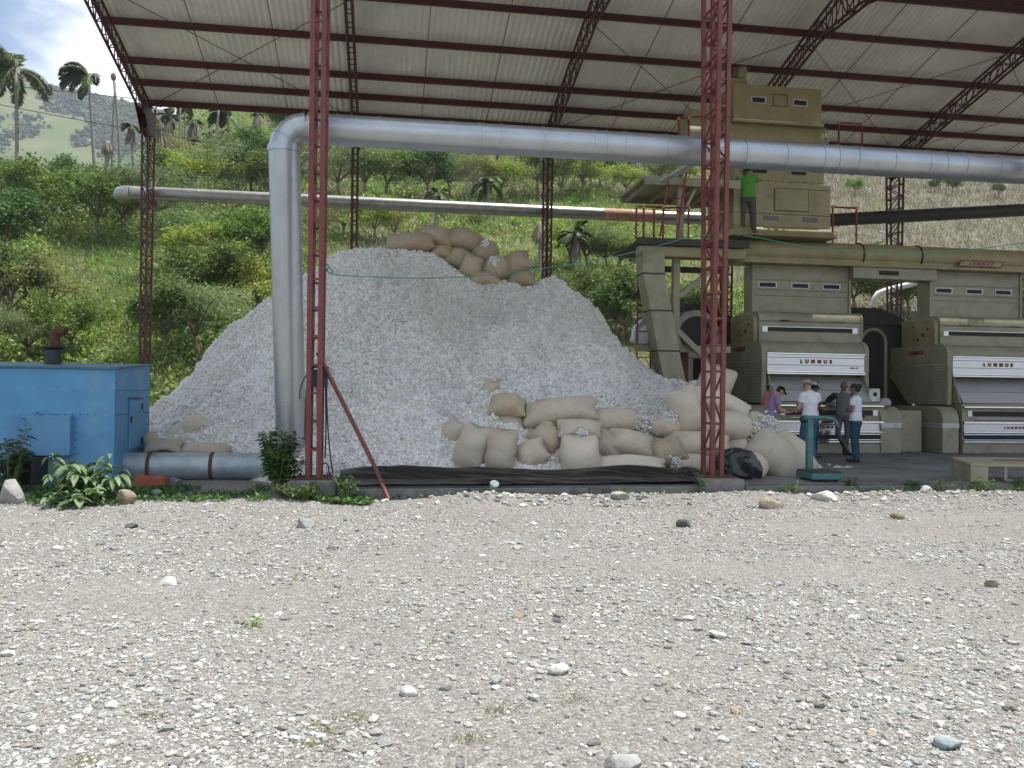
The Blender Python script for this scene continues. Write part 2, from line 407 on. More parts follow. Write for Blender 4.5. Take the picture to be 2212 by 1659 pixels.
# sag rods down the slope and crossed bracing rods
for i in range(NT - 1):
    for fr in (1 / 3, 2 / 3):
        u = tu(i) + BAY * fr
        MB().bar(B(u, SPAN + 0.02, ZE - 0.05), B(u, RV, roofz(RV) - 0.05), 0.018, 0.018).build('sag_rod', RED_SHADED, shed)
for i in (0, 2, 3, 4):
    for a, b_ in ((0, 5.3), (5.3, 0)):
        MB().tube([B(tu(i), SPAN - a, roofz(SPAN - a) - 0.14), B(tu(i + 1), SPAN - b_, roofz(SPAN - b_) - 0.14)], 0.011, 6).build('bracing_rod', RED_SHADED, shed)
# slanting strut off the left front column
m = MB(); m.tube([onv(686, 762, 0.0), onv(740, 868, -.17), onv(795, 978, -0.33), onv(808, 1005, -.38), onv(816, 1024, -.44), onv(839, 1078, -0.66)], 0.032, 10)
m.build('strut', RED, shed, smooth=True, angle=40)

# ------------------------------------------------------------------ slab
sl = MB()
sl.bx(-0.36, 34, -0.345, 18, -0.3, 0.19); sl.bx(-9, -0.362, 3.0, 18, -0.3, 0.188)
def slabmat():
    m = mat('slab_concrete', (0.165, 0.165, 0.165), 0.75, var=0.35, scale=1.3, bump=0.25, bscale=40, col2=(0.095, 0.095, 0.098), s2=0.9, t2=(0.45, 0.65))
    return m
SLAB = slabmat()
tag(sl.build('concrete_floor', SLAB, origin=B(8, 6, 0)), kind='structure')
kb = MB(); u = 0.36
rk = random.Random(4)
while u < 14:
    L = rk.uniform(1.7, 2.6)
    if u < tu(2) - .4 < u + L: L = tu(2) - .36 - u
    elif abs(u - (tu(2) - .36)) < .05: u = tu(2) + .36
    kb.bx(u + 0.008, u + L, -0.45 - rk.uniform(0, .02), -0.347, -0.2, 0.165 + rk.uniform(-.012, .012)); u += L
tag(kb.build('kerb', CONC, bev=0.01), kind='structure')
pd = MB(); pd.bx(-3.3, -0.75, 0.9, 2.9, -0.2, 0.045)
tag(pd.build('concrete_pad', CONC, bev=0.01), kind='structure')

# ------------------------------------------------------------------ gravel yard
def yardz(X, Y):
    u = (X - O2[0]) * CY + (Y - O2[1]) * SY; v = -(X - O2[0]) * SY + (Y - O2[1]) * CY
    bank = 0.135 * np.exp(-((v + 0.85) / 0.45) ** 2) * sstep(0.2, 2.5, u) * (0.75 + 0.9 * vnoise(u * 0.9, v * 0.9, 5))
    left = 0.05 * sstep(-2.2, -0.8, v)
    return bank + left * (1 - sstep(-.2, .6, u)) + 0.035 * fbm(X * 0.55, Y * 0.55, 2, 3) + 0.012 * vnoise(X * 3, Y * 3, 9) + 0.004 * vnoise(X * 9, Y * 9, 11) - 0.16 * sstep(-.56, -.36, v) * sstep(-.6, -.2, u)
xs = np.concatenate([np.arange(-60, -12, 1.0), np.arange(-12, 14, 0.06), np.arange(14, 60, 1.0)])
ys = np.concatenate([np.arange(-40, 2.6, 1.0), np.arange(2.6, 15.5, 0.06), np.arange(15.5, 19, .5)])
gx, gy = np.meshgrid(xs, ys); gz = yardz(gx, gy)
gu = (gx - O2[0]) * CY + (gy - O2[1]) * SY; gv = -(gx - O2[0]) * SY + (gy - O2[1]) * CY
V = np.stack([gx.ravel(), gy.ravel(), gz.ravel()], 1); nx, ny = len(xs), len(ys)
ii = (np.arange(ny - 1)[:, None] * nx + np.arange(nx - 1)[None]).ravel()
FQ = np.stack([ii, ii + 1, ii + nx + 1, ii + nx], 1)
def gravelmat():
    m = bpy.data.materials.new('gravel_ground'); m.use_nodes = True; nt = m.node_tree; N = nt.nodes; L = nt.links; p = _pr(nt)
    p.inputs['Roughness'].default_value = 0.9; p.inputs['Specular IOR Level'].default_value = 0.2
    tc = N.new('ShaderNodeTexCoord')
    n1 = N.new('ShaderNodeTexNoise'); n1.inputs['Scale'].default_value = 0.55; n1.inputs['Detail'].default_value = 8; n1.inputs['Roughness'].default_value = 0.65
    L.new(tc.outputs['Object'], n1.inputs['Vector'])
    r1 = N.new('ShaderNodeValToRGB'); e = r1.color_ramp.elements
    e[0].position = 0.32; e[0].color = (0.165, 0.155, 0.136, 1); e[1].position = 0.68; e[1].color = (0.25, 0.241, 0.22, 1)
    L.new(n1.outputs['Fac'], r1.inputs['Fac'])
    vo = N.new('ShaderNodeTexVoronoi'); vo.inputs['Scale'].default_value = 55; L.new(tc.outputs['Object'], vo.inputs['Vector'])
    r2 = N.new('ShaderNodeValToRGB'); r2.color_ramp.interpolation = 'CONSTANT'
    cols = [(0.0, (0.17, 0.16, 0.145)), (0.2, (0.25, 0.235, 0.21)), (0.42, (0.21, 0.20, 0.19)), (0.6, (0.33, 0.32, 0.30)), (0.8, (0.13, 0.122, 0.115)), (0.9, (0.43, 0.42, 0.40))]
    while len(r2.color_ramp.elements) < len(cols): r2.color_ramp.elements.new(0.5)
    for el, (ps, c) in zip(r2.color_ramp.elements, cols): el.position = ps; el.color = (*c, 1)
    sp = N.new('ShaderNodeSeparateColor'); L.new(vo.outputs['Color'], sp.inputs[0]); L.new(sp.outputs[0], r2.inputs['Fac'])
    mx = N.new('ShaderNodeMix'); mx.data_type = 'RGBA'; mx.inputs['Factor'].default_value = 0.55
    L.new(r1.outputs['Color'], mx.inputs['A']); L.new(r2.outputs['Color'], mx.inputs['B'])
    L.new(mx.outputs['Result'], p.inputs['Base Color'])
    bp = N.new('ShaderNodeBump'); bp.inputs['Strength'].default_value = 1.0; bp.inputs['Distance'].default_value = 0.016; bp.invert = True
    L.new(vo.outputs['Distance'], bp.inputs['Height']); L.new(bp.outputs['Normal'], p.inputs['Normal'])
    return m
tag(fastmesh('gravel_yard', V, FQ, gravelmat(), smooth=True), kind='structure')

rng = np.random.default_rng(7)
def stones(n, rmin, rmax, pw, ylo, yhi, yb):
    Y = ylo + (yhi - ylo) * rng.random(n) ** yb
    X = (rng.random(n) * 2 - 1) * (Y * 0.66 + 0.6)
    dens = fbm(X * 0.45, Y * 0.8, 21, 4)
    u = (X - O2[0]) * CY + (Y - O2[1]) * SY; v = -(X - O2[0]) * SY + (Y - O2[1]) * CY
    keep = (rng.random(n) < np.clip(0.46 + 2.2 * dens + 0.5 * np.exp(-((v + 1.3) / 0.6) ** 2), 0.14, 1)) & (v < np.where(u > -.4, -0.48, -0.7))
    X, Y = X[keep], Y[keep]; k = len(X)
    r = rmin * (rmax / rmin) ** (rng.random(k) ** pw)
    return X, Y, r
parts_ = [stones(95000, 0.0035, 0.013, 1.6, 3.1, 13.2, 1.3), stones(44000, 0.007, 0.026, 2.3, 3.1, 13.2, 0.9), stones(1900, 0.014, 0.046, 2.4, 3.2, 13.0, 1.1)]
nb_ = 2600; ub = rng.uniform(.6, 13.5, nb_); vb = -0.62 - np.abs(rng.normal(0, .45, nb_)); kb_ = rng.random(nb_) < np.clip(.5 + 1.4 * fbm(ub * .7, vb, 63, 3), .1, 1)
ub, vb = ub[kb_], vb[kb_]; parts_.append((O2[0] + ub * CY - vb * SY, O2[1] + ub * SY + vb * CY, 0.012 * (5.0 ** (rng.random(len(ub)) ** 2.2))))
X = np.concatenate([p[0] for p in parts_]); Y = np.concatenate([p[1] for p in parts_]); r = np.concatenate([p[2] for p in parts_])
n = len(X)
R3 = np.stack([r * rng.uniform(.8, 1.45, n), r * rng.uniform(.7, 1.1, n), r * rng.uniform(.4, .75, n)], 1)
SV, SF = scatter_ico(np.zeros((n, 3)), np.ones((n, 3)), rng, 0.22)
SV = SV.reshape(n, 12, 3) * R3[:, None, :]
a = rng.uniform(0, 6.28, n); ca, sa = np.cos(a)[:, None], np.sin(a)[:, None]
SV = np.stack([SV[..., 0] * ca - SV[..., 1] * sa + X[:, None], SV[..., 0] * sa + SV[..., 1] * ca + Y[:, None], SV[..., 2] + (yardz(X, Y) + R3[:, 2] * 0.35)[:, None]], 2).reshape(-1, 3)
pal = np.array([(0.40, 0.385, 0.355), (0.34, 0.32, 0.29), (0.48, 0.465, 0.43), (0.28, 0.275, 0.26), (0.32, 0.345, 0.34), (0.24, 0.215, 0.185), (0.42, 0.40, 0.365), (0.58, 0.57, 0.545), (0.33, 0.25, 0.20), (0.19, 0.185, 0.18)])
pc = rng.choice(len(pal), n, p=[.18, .19, .10, .13, .08, .12, .08, .035, .01, .075])
cc = np.repeat(pal[pc] * np.array([.93, .95, .95]) * rng.uniform(.8, 1.2, (n, 1)), 12, 0)
STONE = mat('stone', (0.3, 0.3, 0.3), 0.88, var=0.18, scale=30, attr=True, spec=0.25, bump=0.3, bscale=60)
tag(fastmesh('gravel', SV, SF, STONE, col=cc), 'loose grey and white gravel stones strewn over the yard', 'gravel', kind='stuff')

# ------------------------------------------------------------------ single rocks
ROCKC = {'grey': (0.31, 0.305, 0.29), 'pale': (0.50, 0.48, 0.44), 'brown': (0.27, 0.225, 0.165), 'blue': (0.27, 0.32, 0.33), 'dark': (0.10, 0.10, 0.10), 'red': (0.32, 0.13, 0.075)}
RM = {k: mat('rock_' + k, c, 0.9, var=0.25, scale=9, bump=0.5, bscale=30, col2=tuple(x * 0.6 for x in c), s2=6, t2=(0.5, 0.75), spec=0.25) for k, c in ROCKC.items()}
def rock(x, y, w, h, colr, label, seed, flat=0.0, z=None, blocky=0.35):
    p = onz(x, y, 0.0)
    if z is not None: p = onz(x, y, z)
    else:
        d = ray(x, y)
        for t in np.arange(2.5, 16, 0.01):
            p = CAM + d * t
            if p[2] < float(yardz(p[0], p[1])): break
    W = w * p[1] / F_PX; H = h * p[1] / F_PX
    rg = np.random.default_rng(seed)
    bm = bmesh.new(); bmesh.ops.create_icosphere(bm, subdivisions=3, radius=1)
    pl = rg.normal(size=(9, 3)); pl /= np.linalg.norm(pl, axis=1)[:, None]; ds = rg.uniform(.42, .85, 9)
    for vtx in bm.verts:
        q = np.array(vtx.co)
        for nn, d in zip(pl, ds):
            e = q @ nn - d
            if e > 0: q = q - nn * e * 0.9
        q = q * (1 + 0.06 * float(vnoise(q[0] * 4 + seed, q[1] * 4 + q[2] * 3, seed)))
        vtx.co = (q[0] * W * 0.56, q[1] * W * 0.42, q[2] * H * 0.62 + H * 0.32)
    me = bpy.data.meshes.new('rock'); bm.to_mesh(me); bm.free()
    o = bpy.data.objects.new('rock', me); C.objects.link(o); py_ = p[1] + W * .3; o.location = (p[0], py_, (float(yardz(p[0], py_)) if z is None else p[2]) - H * .08); o.rotation_euler = (0, 0, rg.uniform(-.4, .4))
    finish(o, RM[colr], None, True, angle=28); tag(o, label, 'rock', 'single rocks lying in the yard')
import bmesh
for k, a in enumerate([
    (14, 1090, 62, 62, 'grey', 'big pointed grey rock at the left edge beside the blue housing'),
    (262, 1090, 46, 36, 'brown', 'brown-grey rounded rock at the weeds right of the leafy bush'),
    (653, 1142, 40, 32, 'grey', 'rounded grey rock alone in the yard in front of the left red column'),
    (1672, 1100, 52, 30, 'brown', 'brown angular rock on the stony bank in front of the turquoise scale'),
    (1785, 1084, 56, 34, 'pale', 'white slab-like rock on the bank below the scale platform'),
    (2007, 1064, 32, 18, 'pale', 'smooth whitish stone at the slab edge in front of the beige metal bench'),
    (2057, 1622, 58, 36, 'blue', 'blue-grey rounded cobble near the lower right corner of the yard'),
    (1352, 1676, 84, 46, 'grey', 'rough grey-brown rock cut by the bottom edge of the picture'),
    (2148, 1270, 30, 20, 'brown', 'small tan stone far right in the middle of the yard'),
    (281, 1142, 26, 14, 'dark', 'dark grey flat stone in the yard below the leafy bush'),
    (360, 1265, 52, 24, 'pale', 'pale cream flat stone in the left half of the yard'),
    (1122, 1336, 36, 16, 'brown', 'flat tan stone near the centre of the yard'),
    (1340, 1082, 40, 20, 'grey', 'grey angular stone on the bank below the long floor sack'),
    (1480, 1140, 34, 24, 'dark', 'dark lumpy stone in front of the right red column'),
    (1942, 1122, 30, 20, 'brown', 'brown stone on the right part of the bank'),
    (1552, 1380, 40, 20, 'pale', 'long whitish stone right of the yard centre'),
    (1208, 1460, 44, 28, 'pale', 'cream blocky stone in the lower middle of the yard'),
    (1070, 1478, 30, 20, 'grey', 'small grey stone just left of the cream blocky stone'),
    (884, 1505, 40, 24, 'pale', 'off-white stone in the lower left middle of the yard'),
    (718, 1187, 30, 8, 'dark', 'dark thin stick-like stone in the yard under the left column'),
    (752, 1050, 26, 22, 'blue', 'small bluish stone in the weeds right of the left column footing'),
    (788, 1052, 46, 34, 'blue', 'larger greenish-grey boulder against the black plastic by the slanting strut'),
    (1067, 1053, 26, 18, 'blue', 'bluish stone holding down the black plastic sheet'),
    (335, 1074, 26, 18, 'blue', 'small blue-grey stone in the weeds below the lying duct'),
    (374, 1051, 30, 26, 'blue', 'pale blue rock beside the broken terracotta block')]):
    rock(*a[:6], seed=50 + k, z=0.2 if 'black plastic sheet' in a[5] else (0.05 if 'terracotta' in a[5] else None))
# ================================================================== cotton heap
SIL = [(290, 900), (318, 880), (350, 855), (420, 800), (500, 702), (560, 660), (600, 640), (650, 602), (690, 578), (720, 552), (760, 535), (800, 527), (850, 525), (900, 533), (950, 553), (1000, 590), (1050, 606), (1120, 608), (1200, 604), (1240, 627), (1290, 662), (1320, 722), (1380, 782), (1440, 818), (1490, 833), (1532, 842), (1560, 850)]
VC = 6.2
_su = []; _sz = []
for x, y in SIL:
    p = toB(onv(x, y, VC)); _su.append(p[0]); _sz.append(max(p[2] - 0.06, 0.3))
_su = np.array([_su[0] - 2.5] + _su + [_su[-1] + 0.5]); _sz = np.array([0.15] + _sz + [0.15])
def heapz(u, v, detail=True):
    u = np.asarray(u, float); v = np.asarray(v, float)
    toe = 0.75 + 1.9 * (1 - sstep(-1.6, 0.2, u)) + 1.6 * sstep(4.6, 8.2, u) + 0.25 * vnoise(u * 0.9, u * 0, 3)
    Hc = np.interp(u + 0.12 * vnoise(v * 1.3, u * 0.4, 8), _su, _sz) - 0.2
    t = (v - toe) / (VC - toe)
    tt = np.clip(t, 0, 1)
    prof = np.where(tt < 1, 1 - (1 - tt) ** 1.18, 1)
    prof = prof * (1 - 0.10 * np.sin(np.pi * np.clip(tt, 0, 1)) ** 2) + 0.035 * np.sin(tt * 9 + u * 0.8) * tt * (1 - tt) * 2
    back = 1 - sstep(VC + 0.9, VC + 5.5, v)
    z = 0.2 + Hc * prof * back
    if detail:
        amp = np.clip(t * 4, 0, 1) * (1 - 0.75 * sstep(.8, 1, t))
        z = z + amp * (0.46 * fbm(u * 0.8, v * 0.5, 31, 3) - 0.46 * np.abs(vnoise(u * 0.9 + 0.5 * vnoise(v * .8, u * .3, 35), v * 0.25, 36)) + 0.30 * fbm(u * 2.4, v * 2.4, 41, 3)) + np.where(t > 0, 0.13 * (fbm(u * 7, v * 7, 51, 2)), 0)
    return np.where(t < 0, 0.2 - 0.5 * np.clip(-t * 3, 0, 1), z)
us = np.arange(-6.6, 10.2, 0.045); vs_ = np.concatenate([np.arange(0.3, 7.4, 0.045), np.arange(7.4, 12, 0.15)])
hu, hv = np.meshgrid(us, vs_); hz = heapz(hu, hv)
def Bn(u, v, z): return np.stack([O2[0] + u * CY - v * SY, O2[1] + u * SY + v * CY, z], -1)
HV = Bn(hu, hv, hz).reshape(-1, 3); nx, ny = len(us), len(vs_)
q = (np.arange(ny - 1)[:, None] * nx + np.arange(nx - 1)[None]).ravel()
HF = np.concatenate([np.stack([q, q + 1, q + nx + 1], 1), np.stack([q, q + nx + 1, q + nx], 1)])
keepf = (hz.ravel()[HF].min(1) > 0.02); HF = HF[keepf]
rng = np.random.default_rng(3)
base_t = np.full((len(HV), 3), 0.60) * np.array([1.06, 1.0, 0.90]) * (1 - 0.16 * np.clip(vnoise(hu * 11, hv * 11, 61) + .1, 0, 1).reshape(-1, 1))  # base darker than the tufts: shade of the gaps painted in
# tufts all over the side that faces the yard
n = 175000
tu_, tv_ = rng.uniform(-5.2, 9.6, n), 0.4 + 6.6 * rng.random(n) ** 0.9
tz = heapz(tu_, tv_); ok = tz > 0.20; tu_, tv_, tz = tu_[ok], tv_[ok], tz[ok]; n = len(tu_)
rr = 0.012 + 0.024 * rng.random(n) ** 1.7
TP = Bn(tu_, tv_, tz + rr * 0.25 + 0.02 * vnoise(tu_ * 14, tv_ * 14, 66)); TR = rr[:, None] * rng.uniform(.65, 1.35, (n, 3))
dirt_shade = np.clip(fbm(tu_ * 0.6, tv_ * 0.6, 81, 4) + .28 * (tv_ - 3.3) / 3, 0, .9)[:, None]  # random dirt patches, plus painted shade deepening up the slope
tint = np.array([0.87, 0.862, 0.84])[None] * rng.uniform(.84, 1.05, (n, 1)) * (1 - dirt_shade * np.array([.20, .22, .26]))
trash = rng.random(n) < 0.05 + 0.30 * np.clip(fbm(tu_ * 0.7, tv_ * 0.5, 71, 3) * 1.6, 0, 1)
tint[trash] = np.array([0.58, 0.54, 0.47]) * rng.uniform(.6, 1.3, (trash.sum(), 1))
TR[trash] *= 0.6
TV, TF = scatter_ico(TP, TR, rng, 0.20)
TC = np.repeat(tint, 12, 0)
COT = mat('raw_cotton', (0.8, 0.8, 0.79), 0.95, var=0.06, scale=14, attr=True, spec=0.1, bump=0.5, bscale=70)
AV = np.concatenate([HV, TV]); AF = np.concatenate([HF, TF + len(HV)]); AC = np.concatenate([base_t, TC])
ho = B(2.5, 5, 0.19)
tag(fastmesh('cotton_heap', AV, AF, COT, col=AC, off=ho, smooth=True), 'huge white heap of raw seed cotton piled on the shed floor', 'cotton heap')

def heap_hit(x, y):
    d = ray(x, y)
    for t in np.arange(11.5, 24, 0.05):
        p = CAM + d * t; b = toB(p)
        if p[2] < float(heapz(b[0], b[1])): return t
    return 19.5

# ================================================================== sacks
SACK = mat('woven_sack_cloth', (0.53, 0.468, 0.37), 0.92, var=0.10, scale=5, bump=0.55, bscale=16, col2=(0.42, 0.33, 0.22), s2=2.6, t2=(0.50, 0.66), spec=0.15, objvar=0.14)
SACK2 = mat('brown_sack_cloth', (0.44, 0.37, 0.27), 0.92, var=0.12, scale=5, bump=0.55, bscale=16, col2=(0.36, 0.265, 0.16), s2=2.6, t2=(0.50, 0.66), spec=0.15, objvar=0.14)
SACK3 = mat('pale_sack_cloth', (0.58, 0.52, 0.42), 0.92, var=0.08, scale=5, bump=0.55, bscale=16, col2=(0.5, 0.42, 0.30), s2=2.6, t2=(0.54, 0.70), spec=0.15, objvar=0.14)
SG = 'filled cotton sacks around the heap'
def sack(x, y, L, W, ang, label, v=None, lift=0.30, tilt=0.0, T=None, tied=None, m=SACK, seed=0, tuft=None, spin=0.0, ear=0.10, sag=0.0):
    d = ray(x, y)
    if v is None:
        t = heap_hit(x, y); c = CAM + d * t
    else: c = onv(x, y, v)
    k = c[1] / F_PX; L, W = L * k, W * k; L *= 1.0; W *= 1.05; T = (T * k if T else W * 1.0)
    c = c - norm(d) * T * lift
    a = math.radians(ang)
    e1 = RT * math.cos(a) + UP * math.sin(a)
    e1 = norm(e1 * math.cos(math.radians(tilt)) - FW * math.sin(math.radians(tilt)))
    facing = norm(-FW * 0.75 + UP * 0.65)
    e3 = norm(facing - e1 * (facing @ e1)); e2 = np.cross(e3, e1)
    sp = math.radians(spin); e2, e3 = e2 * math.cos(sp) + e3 * math.sin(sp), e3 * math.cos(sp) - e2 * math.sin(sp)
    rg = np.random.default_rng(100 + seed); s0 = seed * 7.3
    m_ = MB(); n = 28; rings = []; ck = rg.uniform(0.0, 0.75, 4) * (1 + ear * 4)
    xs_ = np.concatenate([[-1, -.985, -.94], np.linspace(-.86, .86, 15), [.94, .985, 1]])
    for xx in xs_:
        ax = abs(xx)
        tied_end = tied is not None and xx * tied > 0
        if tied_end:                                                 # gathered mouth: both width and thickness draw in
            w = (1 - ax ** 3.0) ** 0.5 * 0.90 + 0.12; th = w
        else:
            w = (1 - ax ** 4.4) ** 0.36 * 0.54 + 0.46
            th = max((1 - ax ** 2.5), 0) ** 0.55 * 0.96 + 0.04
        th *= 1 + 0.07 * math.sin(xx * 3.1 + s0); w *= 1 + 0.05 * math.sin(xx * 2.3 + s0 * 2)
        bend = 0.05 * math.sin(s0) * (1 - xx * xx) - sag * (xx * xx)
        ring = []
        for j in range(n):
            g = 2 * math.pi * j / n; cg, sg_ = math.cos(g), math.sin(g)
            yy = math.copysign(abs(cg) ** 0.86, cg); zz = math.copysign(abs(sg_) ** 0.95, sg_)
            nz = 1 + 0.11 * float(vnoise(xx * 2.2 + s0, g * 1.1 + s0, seed)) + 0.045 * float(vnoise(xx * 6 + s0, math.cos(g) * 4 + s0, seed + 5))
            nz *= 1 + 0.022 * math.cos(g * 9 + s0 * 3) * ax ** 5 + 0.03 * float(vnoise(xx * 3.5 + g * .6 + s0, g * 2.3, seed + 9))
            if tied_end: nz *= 1 + 0.035 * math.cos(g * 7 + s0) * ax ** 2
            q_ = ((xx > 0) * 2 + (cg > 0)); cn = 0 if tied_end else (max(0, ax - .62) / .38) ** 2 * max(0, abs(yy) - .35) * ck[q_]
            ring.append(c + e1 * math.copysign(cn * .10 * L, xx) + e2 * math.copysign(cn * .22 * W, yy) + e1 * (xx * L / 2 * (1 + (0.03 * abs(yy) ** 2 if not tied_end else 0))) + e2 * (yy * w * nz + bend) * W / 2 + e3 * (zz * th * nz) * T / 2)
        rings.append(ring)
    m_.loft(rings)
    o = m_.build('cotton_sack', m, smooth=True)
    tag(o, label, 'sack', SG)
    if tuft is not None:                                             # cotton bulging from the open mouth
        rg2 = np.random.default_rng(900 + seed); tx, ty, tr, cnt = tuft
        P0 = c + e1 * tx * L / 2 + e2 * ty * W / 2 + e3 * T * 0.42 * (1 if abs(tx) < .8 else 0.3)
        fdir = norm(-FW + UP * .35)
        cnt = int(cnt * 1.5); PP = P0 + rg2.normal(size=(cnt, 3)) * tr * k * np.array([.40, .28, .42]) + fdir * 0.015
        PP[:, 2] -= np.abs(rg2.normal(size=cnt)) * tr * k * 0.25
        RR = rg2.uniform(.014, .032, (cnt, 3))
        VV, FF = scatter_ico(PP, RR, rg2, .3)
        tag(fastmesh('cotton_tuft', VV, FF, COT, o, col=np.repeat(np.array([[.8, .8, .79]]) * rg2.uniform(.85, 1.05, (cnt, 1)), 12, 0), off=OFF[o.name], smooth=True), kind='stuff')
    return o
SK = [
 (1097, 876, 72, 48, -8, 'dumpy sack with dark pointed corners, alone on the cotton just left of the long sack', dict(v=1.9, lift=.2, m=SACK2)),
 (1100, 913, 64, 36, -8, 'sack half buried in cotton under the dumpy sack with dark corners', dict(v=1.85, lift=.0)),
 (1209, 891, 152, 60, 6, 'longest sack, lying level and topmost in the middle of the lower stack', dict(v=1.75, lift=.1)),
 (1184, 946, 68, 58, -38, 'brown sack squeezed under the left end of the longest sack', dict(v=1.45, lift=.1, m=SACK2, tilt=20)),
 (1253, 928, 86, 45, -2, 'plump sack with a cotton wisp at its lower seam, under the longest sack', dict(v=1.2, lift=.15, tuft=(0.05, -0.9, 13, 40))),
 (1328, 911, 118, 54, -3, 'wide sack with cotton spilling from its right mouth, right of the longest sack', dict(v=1.75, lift=.1, tied=1, tuft=(0.98, -.1, 26, 170))),
 (1254, 992, 94, 80, 92, 'broad sack standing upright at the front beside the black plastic, below the plump sack', dict(v=0.85, lift=.05, m=SACK3)),
 (1311, 966, 88, 56, -33, 'sack leaning diagonally between the upright sack and the long floor sack', dict(v=1.3, lift=.0)),
 (1365, 958, 92, 54, -14, 'fat sack with a drooping left corner, above the long floor sack', dict(v=1.2, lift=.15)),
 (1362, 1007, 140, 46, -1, 'long pale sack lying flat on the floor behind the black plastic', dict(v=0.75, lift=.1, m=SACK3)),
 (1438, 921, 66, 50, 0, 'round sack seen end-on with white cotton bursting from its mouth', dict(v=1.5, lift=.1, tilt=50, tied=1, T=50, tuft=(0.55, .1, 17, 120))),
 (1442, 977, 68, 62, 16, 'tear-shaped brownish sack with one corner pointing right, below the round end-on sack', dict(v=1.0, lift=.1, m=SACK2, ear=.2)),
 (976, 941, 66, 46, 62, 'sack almost swallowed by cotton, leftmost of the front sacks', dict(lift=-.28)),
 (1018, 972, 100, 64, 74, 'upright sack with black scribbles leaning left at the front of the heap', dict(v=1.05, lift=.1, m=SACK3)),
 (1081, 979, 98, 68, 84, 'upright smooth sack right beside the scribbled leaning sack', dict(v=1.0, lift=.1)),
 (1146, 981, 66, 56, 25, 'small squat sack between the smooth upright sack and the broad upright one', dict(v=1.05, lift=.0)),
 (1049, 850, 62, 34, 58, 'strip of sack showing through the cotton above the dumpy sack', dict(lift=-.33)),
 (1076, 826, 20, 20, 60, 'smallest scrap of sack poking out of the cotton, highest above the lower stack', dict(lift=-.1)),
 (1481, 890, 98, 62, 104, 'tall bulging sack slumped upright left of the right red column', dict(v=1.5, lift=.1, m=SACK3)),
 (1556, 871, 126, 46, -19, 'long sack sloping down to the right behind the right red column', dict(v=2.0, lift=.1, m=SACK3)),
 (1541, 838, 96, 74, 66, 'white peaked sack standing highest behind the right red column', dict(v=2.6, lift=.0, m=SACK3, ear=-.1)),
 (1571, 918, 108, 58, -8, 'sack passing behind the right red column with cotton at its right mouth', dict(v=1.4, lift=.1, m=SACK3, tied=1, tuft=(1.0, 0, 14, 90))),
 (1643, 922, 76, 56, -14, 'open sack with ragged cotton all over its front, nearest to the men', dict(v=1.9, lift=.1, m=SACK3, tuft=(0.1, -.45, 26, 220))),
 (1513, 960, 116, 56, -3, 'wide sack in the second layer right behind the right red column', dict(v=1.1, lift=.1)),
 (1590, 970, 60, 54, 0, 'squarish sack just right of the right red column above the crumpled plastic', dict(v=1.35, lift=.0)),
 (1706, 984, 122, 70, -42, 'big slumped sack of the right-end pair, the one touching the scale post', dict(v=1.75, lift=.0, m=SACK3)),
 (1672, 990, 128, 86, -40, 'big slumped sack of the right-end pair, the front one', dict(v=1.15, lift=.05, m=SACK3)),
 (1632, 1008, 54, 48, -40, 'small sack on the floor between the crumpled plastic and the big slumped pair', dict(v=0.9, lift=.0)),
 (1490, 1003, 92, 44, -2, 'low sack on the floor left of the right column with cotton on its left end', dict(v=0.85, lift=.0, tuft=(-.75, -.1, 14, 70))),
 (886, 524, 100, 42, 2, 'flat long sack at the left end of the row on top of the heap', dict(v=6.5, lift=0, m=SACK2)),
 (941, 512, 72, 44, -14, 'sack with a brown patch, second from the left on top of the heap', dict(v=6.7, lift=0, m=SACK2)),
 (1005, 520, 80, 47, -18, 'plump sack with a pointed right end, highest in the middle of the top row', dict(v=6.7, lift=0, m=SACK2)),
 (951, 546, 48, 30, 0, 'small sack wedged under the patched sack on top of the heap', dict(v=6.5, lift=0, m=SACK2)),
 (995, 560, 56, 42, -20, 'sack tucked under the plump top sack', dict(v=6.45, lift=0, m=SACK2)),
 (1050, 546, 54, 50, 10, 'round end-on sack with a white cotton mouth on top of the heap', dict(v=6.4, lift=0, m=SACK2, tilt=55, T=48, tied=1, tuft=(.72, 0, 10, 60))),
 (1019, 576, 48, 46, 70, 'egg-shaped sack below the round end-on sack on top of the heap', dict(v=6.1, lift=0, m=SACK2)),
 (1068, 578, 62, 46, 12, 'sack with a beard of cotton on top of the heap above the green cord', dict(v=6.05, lift=0, m=SACK2, tilt=45, T=44, tied=1, tuft=(.7, -.35, 11, 80))),
 (1110, 573, 70, 48, 24, 'sack with one sharp corner raised at the right end of the top row', dict(v=6.3, lift=0, m=SACK2, ear=.28)),
 (1046, 602, 60, 28, 0, 'sack half sunk in the heap under the bearded sack', dict(v=5.95, lift=-.1, m=SACK2)),
 (1126, 602, 56, 32, 0, 'low sack sunk in the crest at the far right of the top row', dict(v=6.1, lift=-.1, m=SACK2)),
 (405, 928, 84, 40, 36, 'sack poking diagonally out of the cotton right of the blue housing', dict(lift=-.2, m=SACK3)),
 (352, 967, 76, 40, 2, 'sack lying on a black plastic flap beside the blue housing', dict(v=2.75, lift=.2)),
 (436, 976, 110, 40, -2, 'long sack half covered in cotton behind the lying duct', dict(v=2.75, lift=.0)),
 (326, 953, 36, 32, 40, 'sack corner showing at the very edge of the blue housing', dict(v=3.0, lift=.1)),
]
for i, (x, y, L, W, a, lab, kw) in enumerate(SK): sack(x, y, L, W, a, lab, seed=i + 1, **kw)

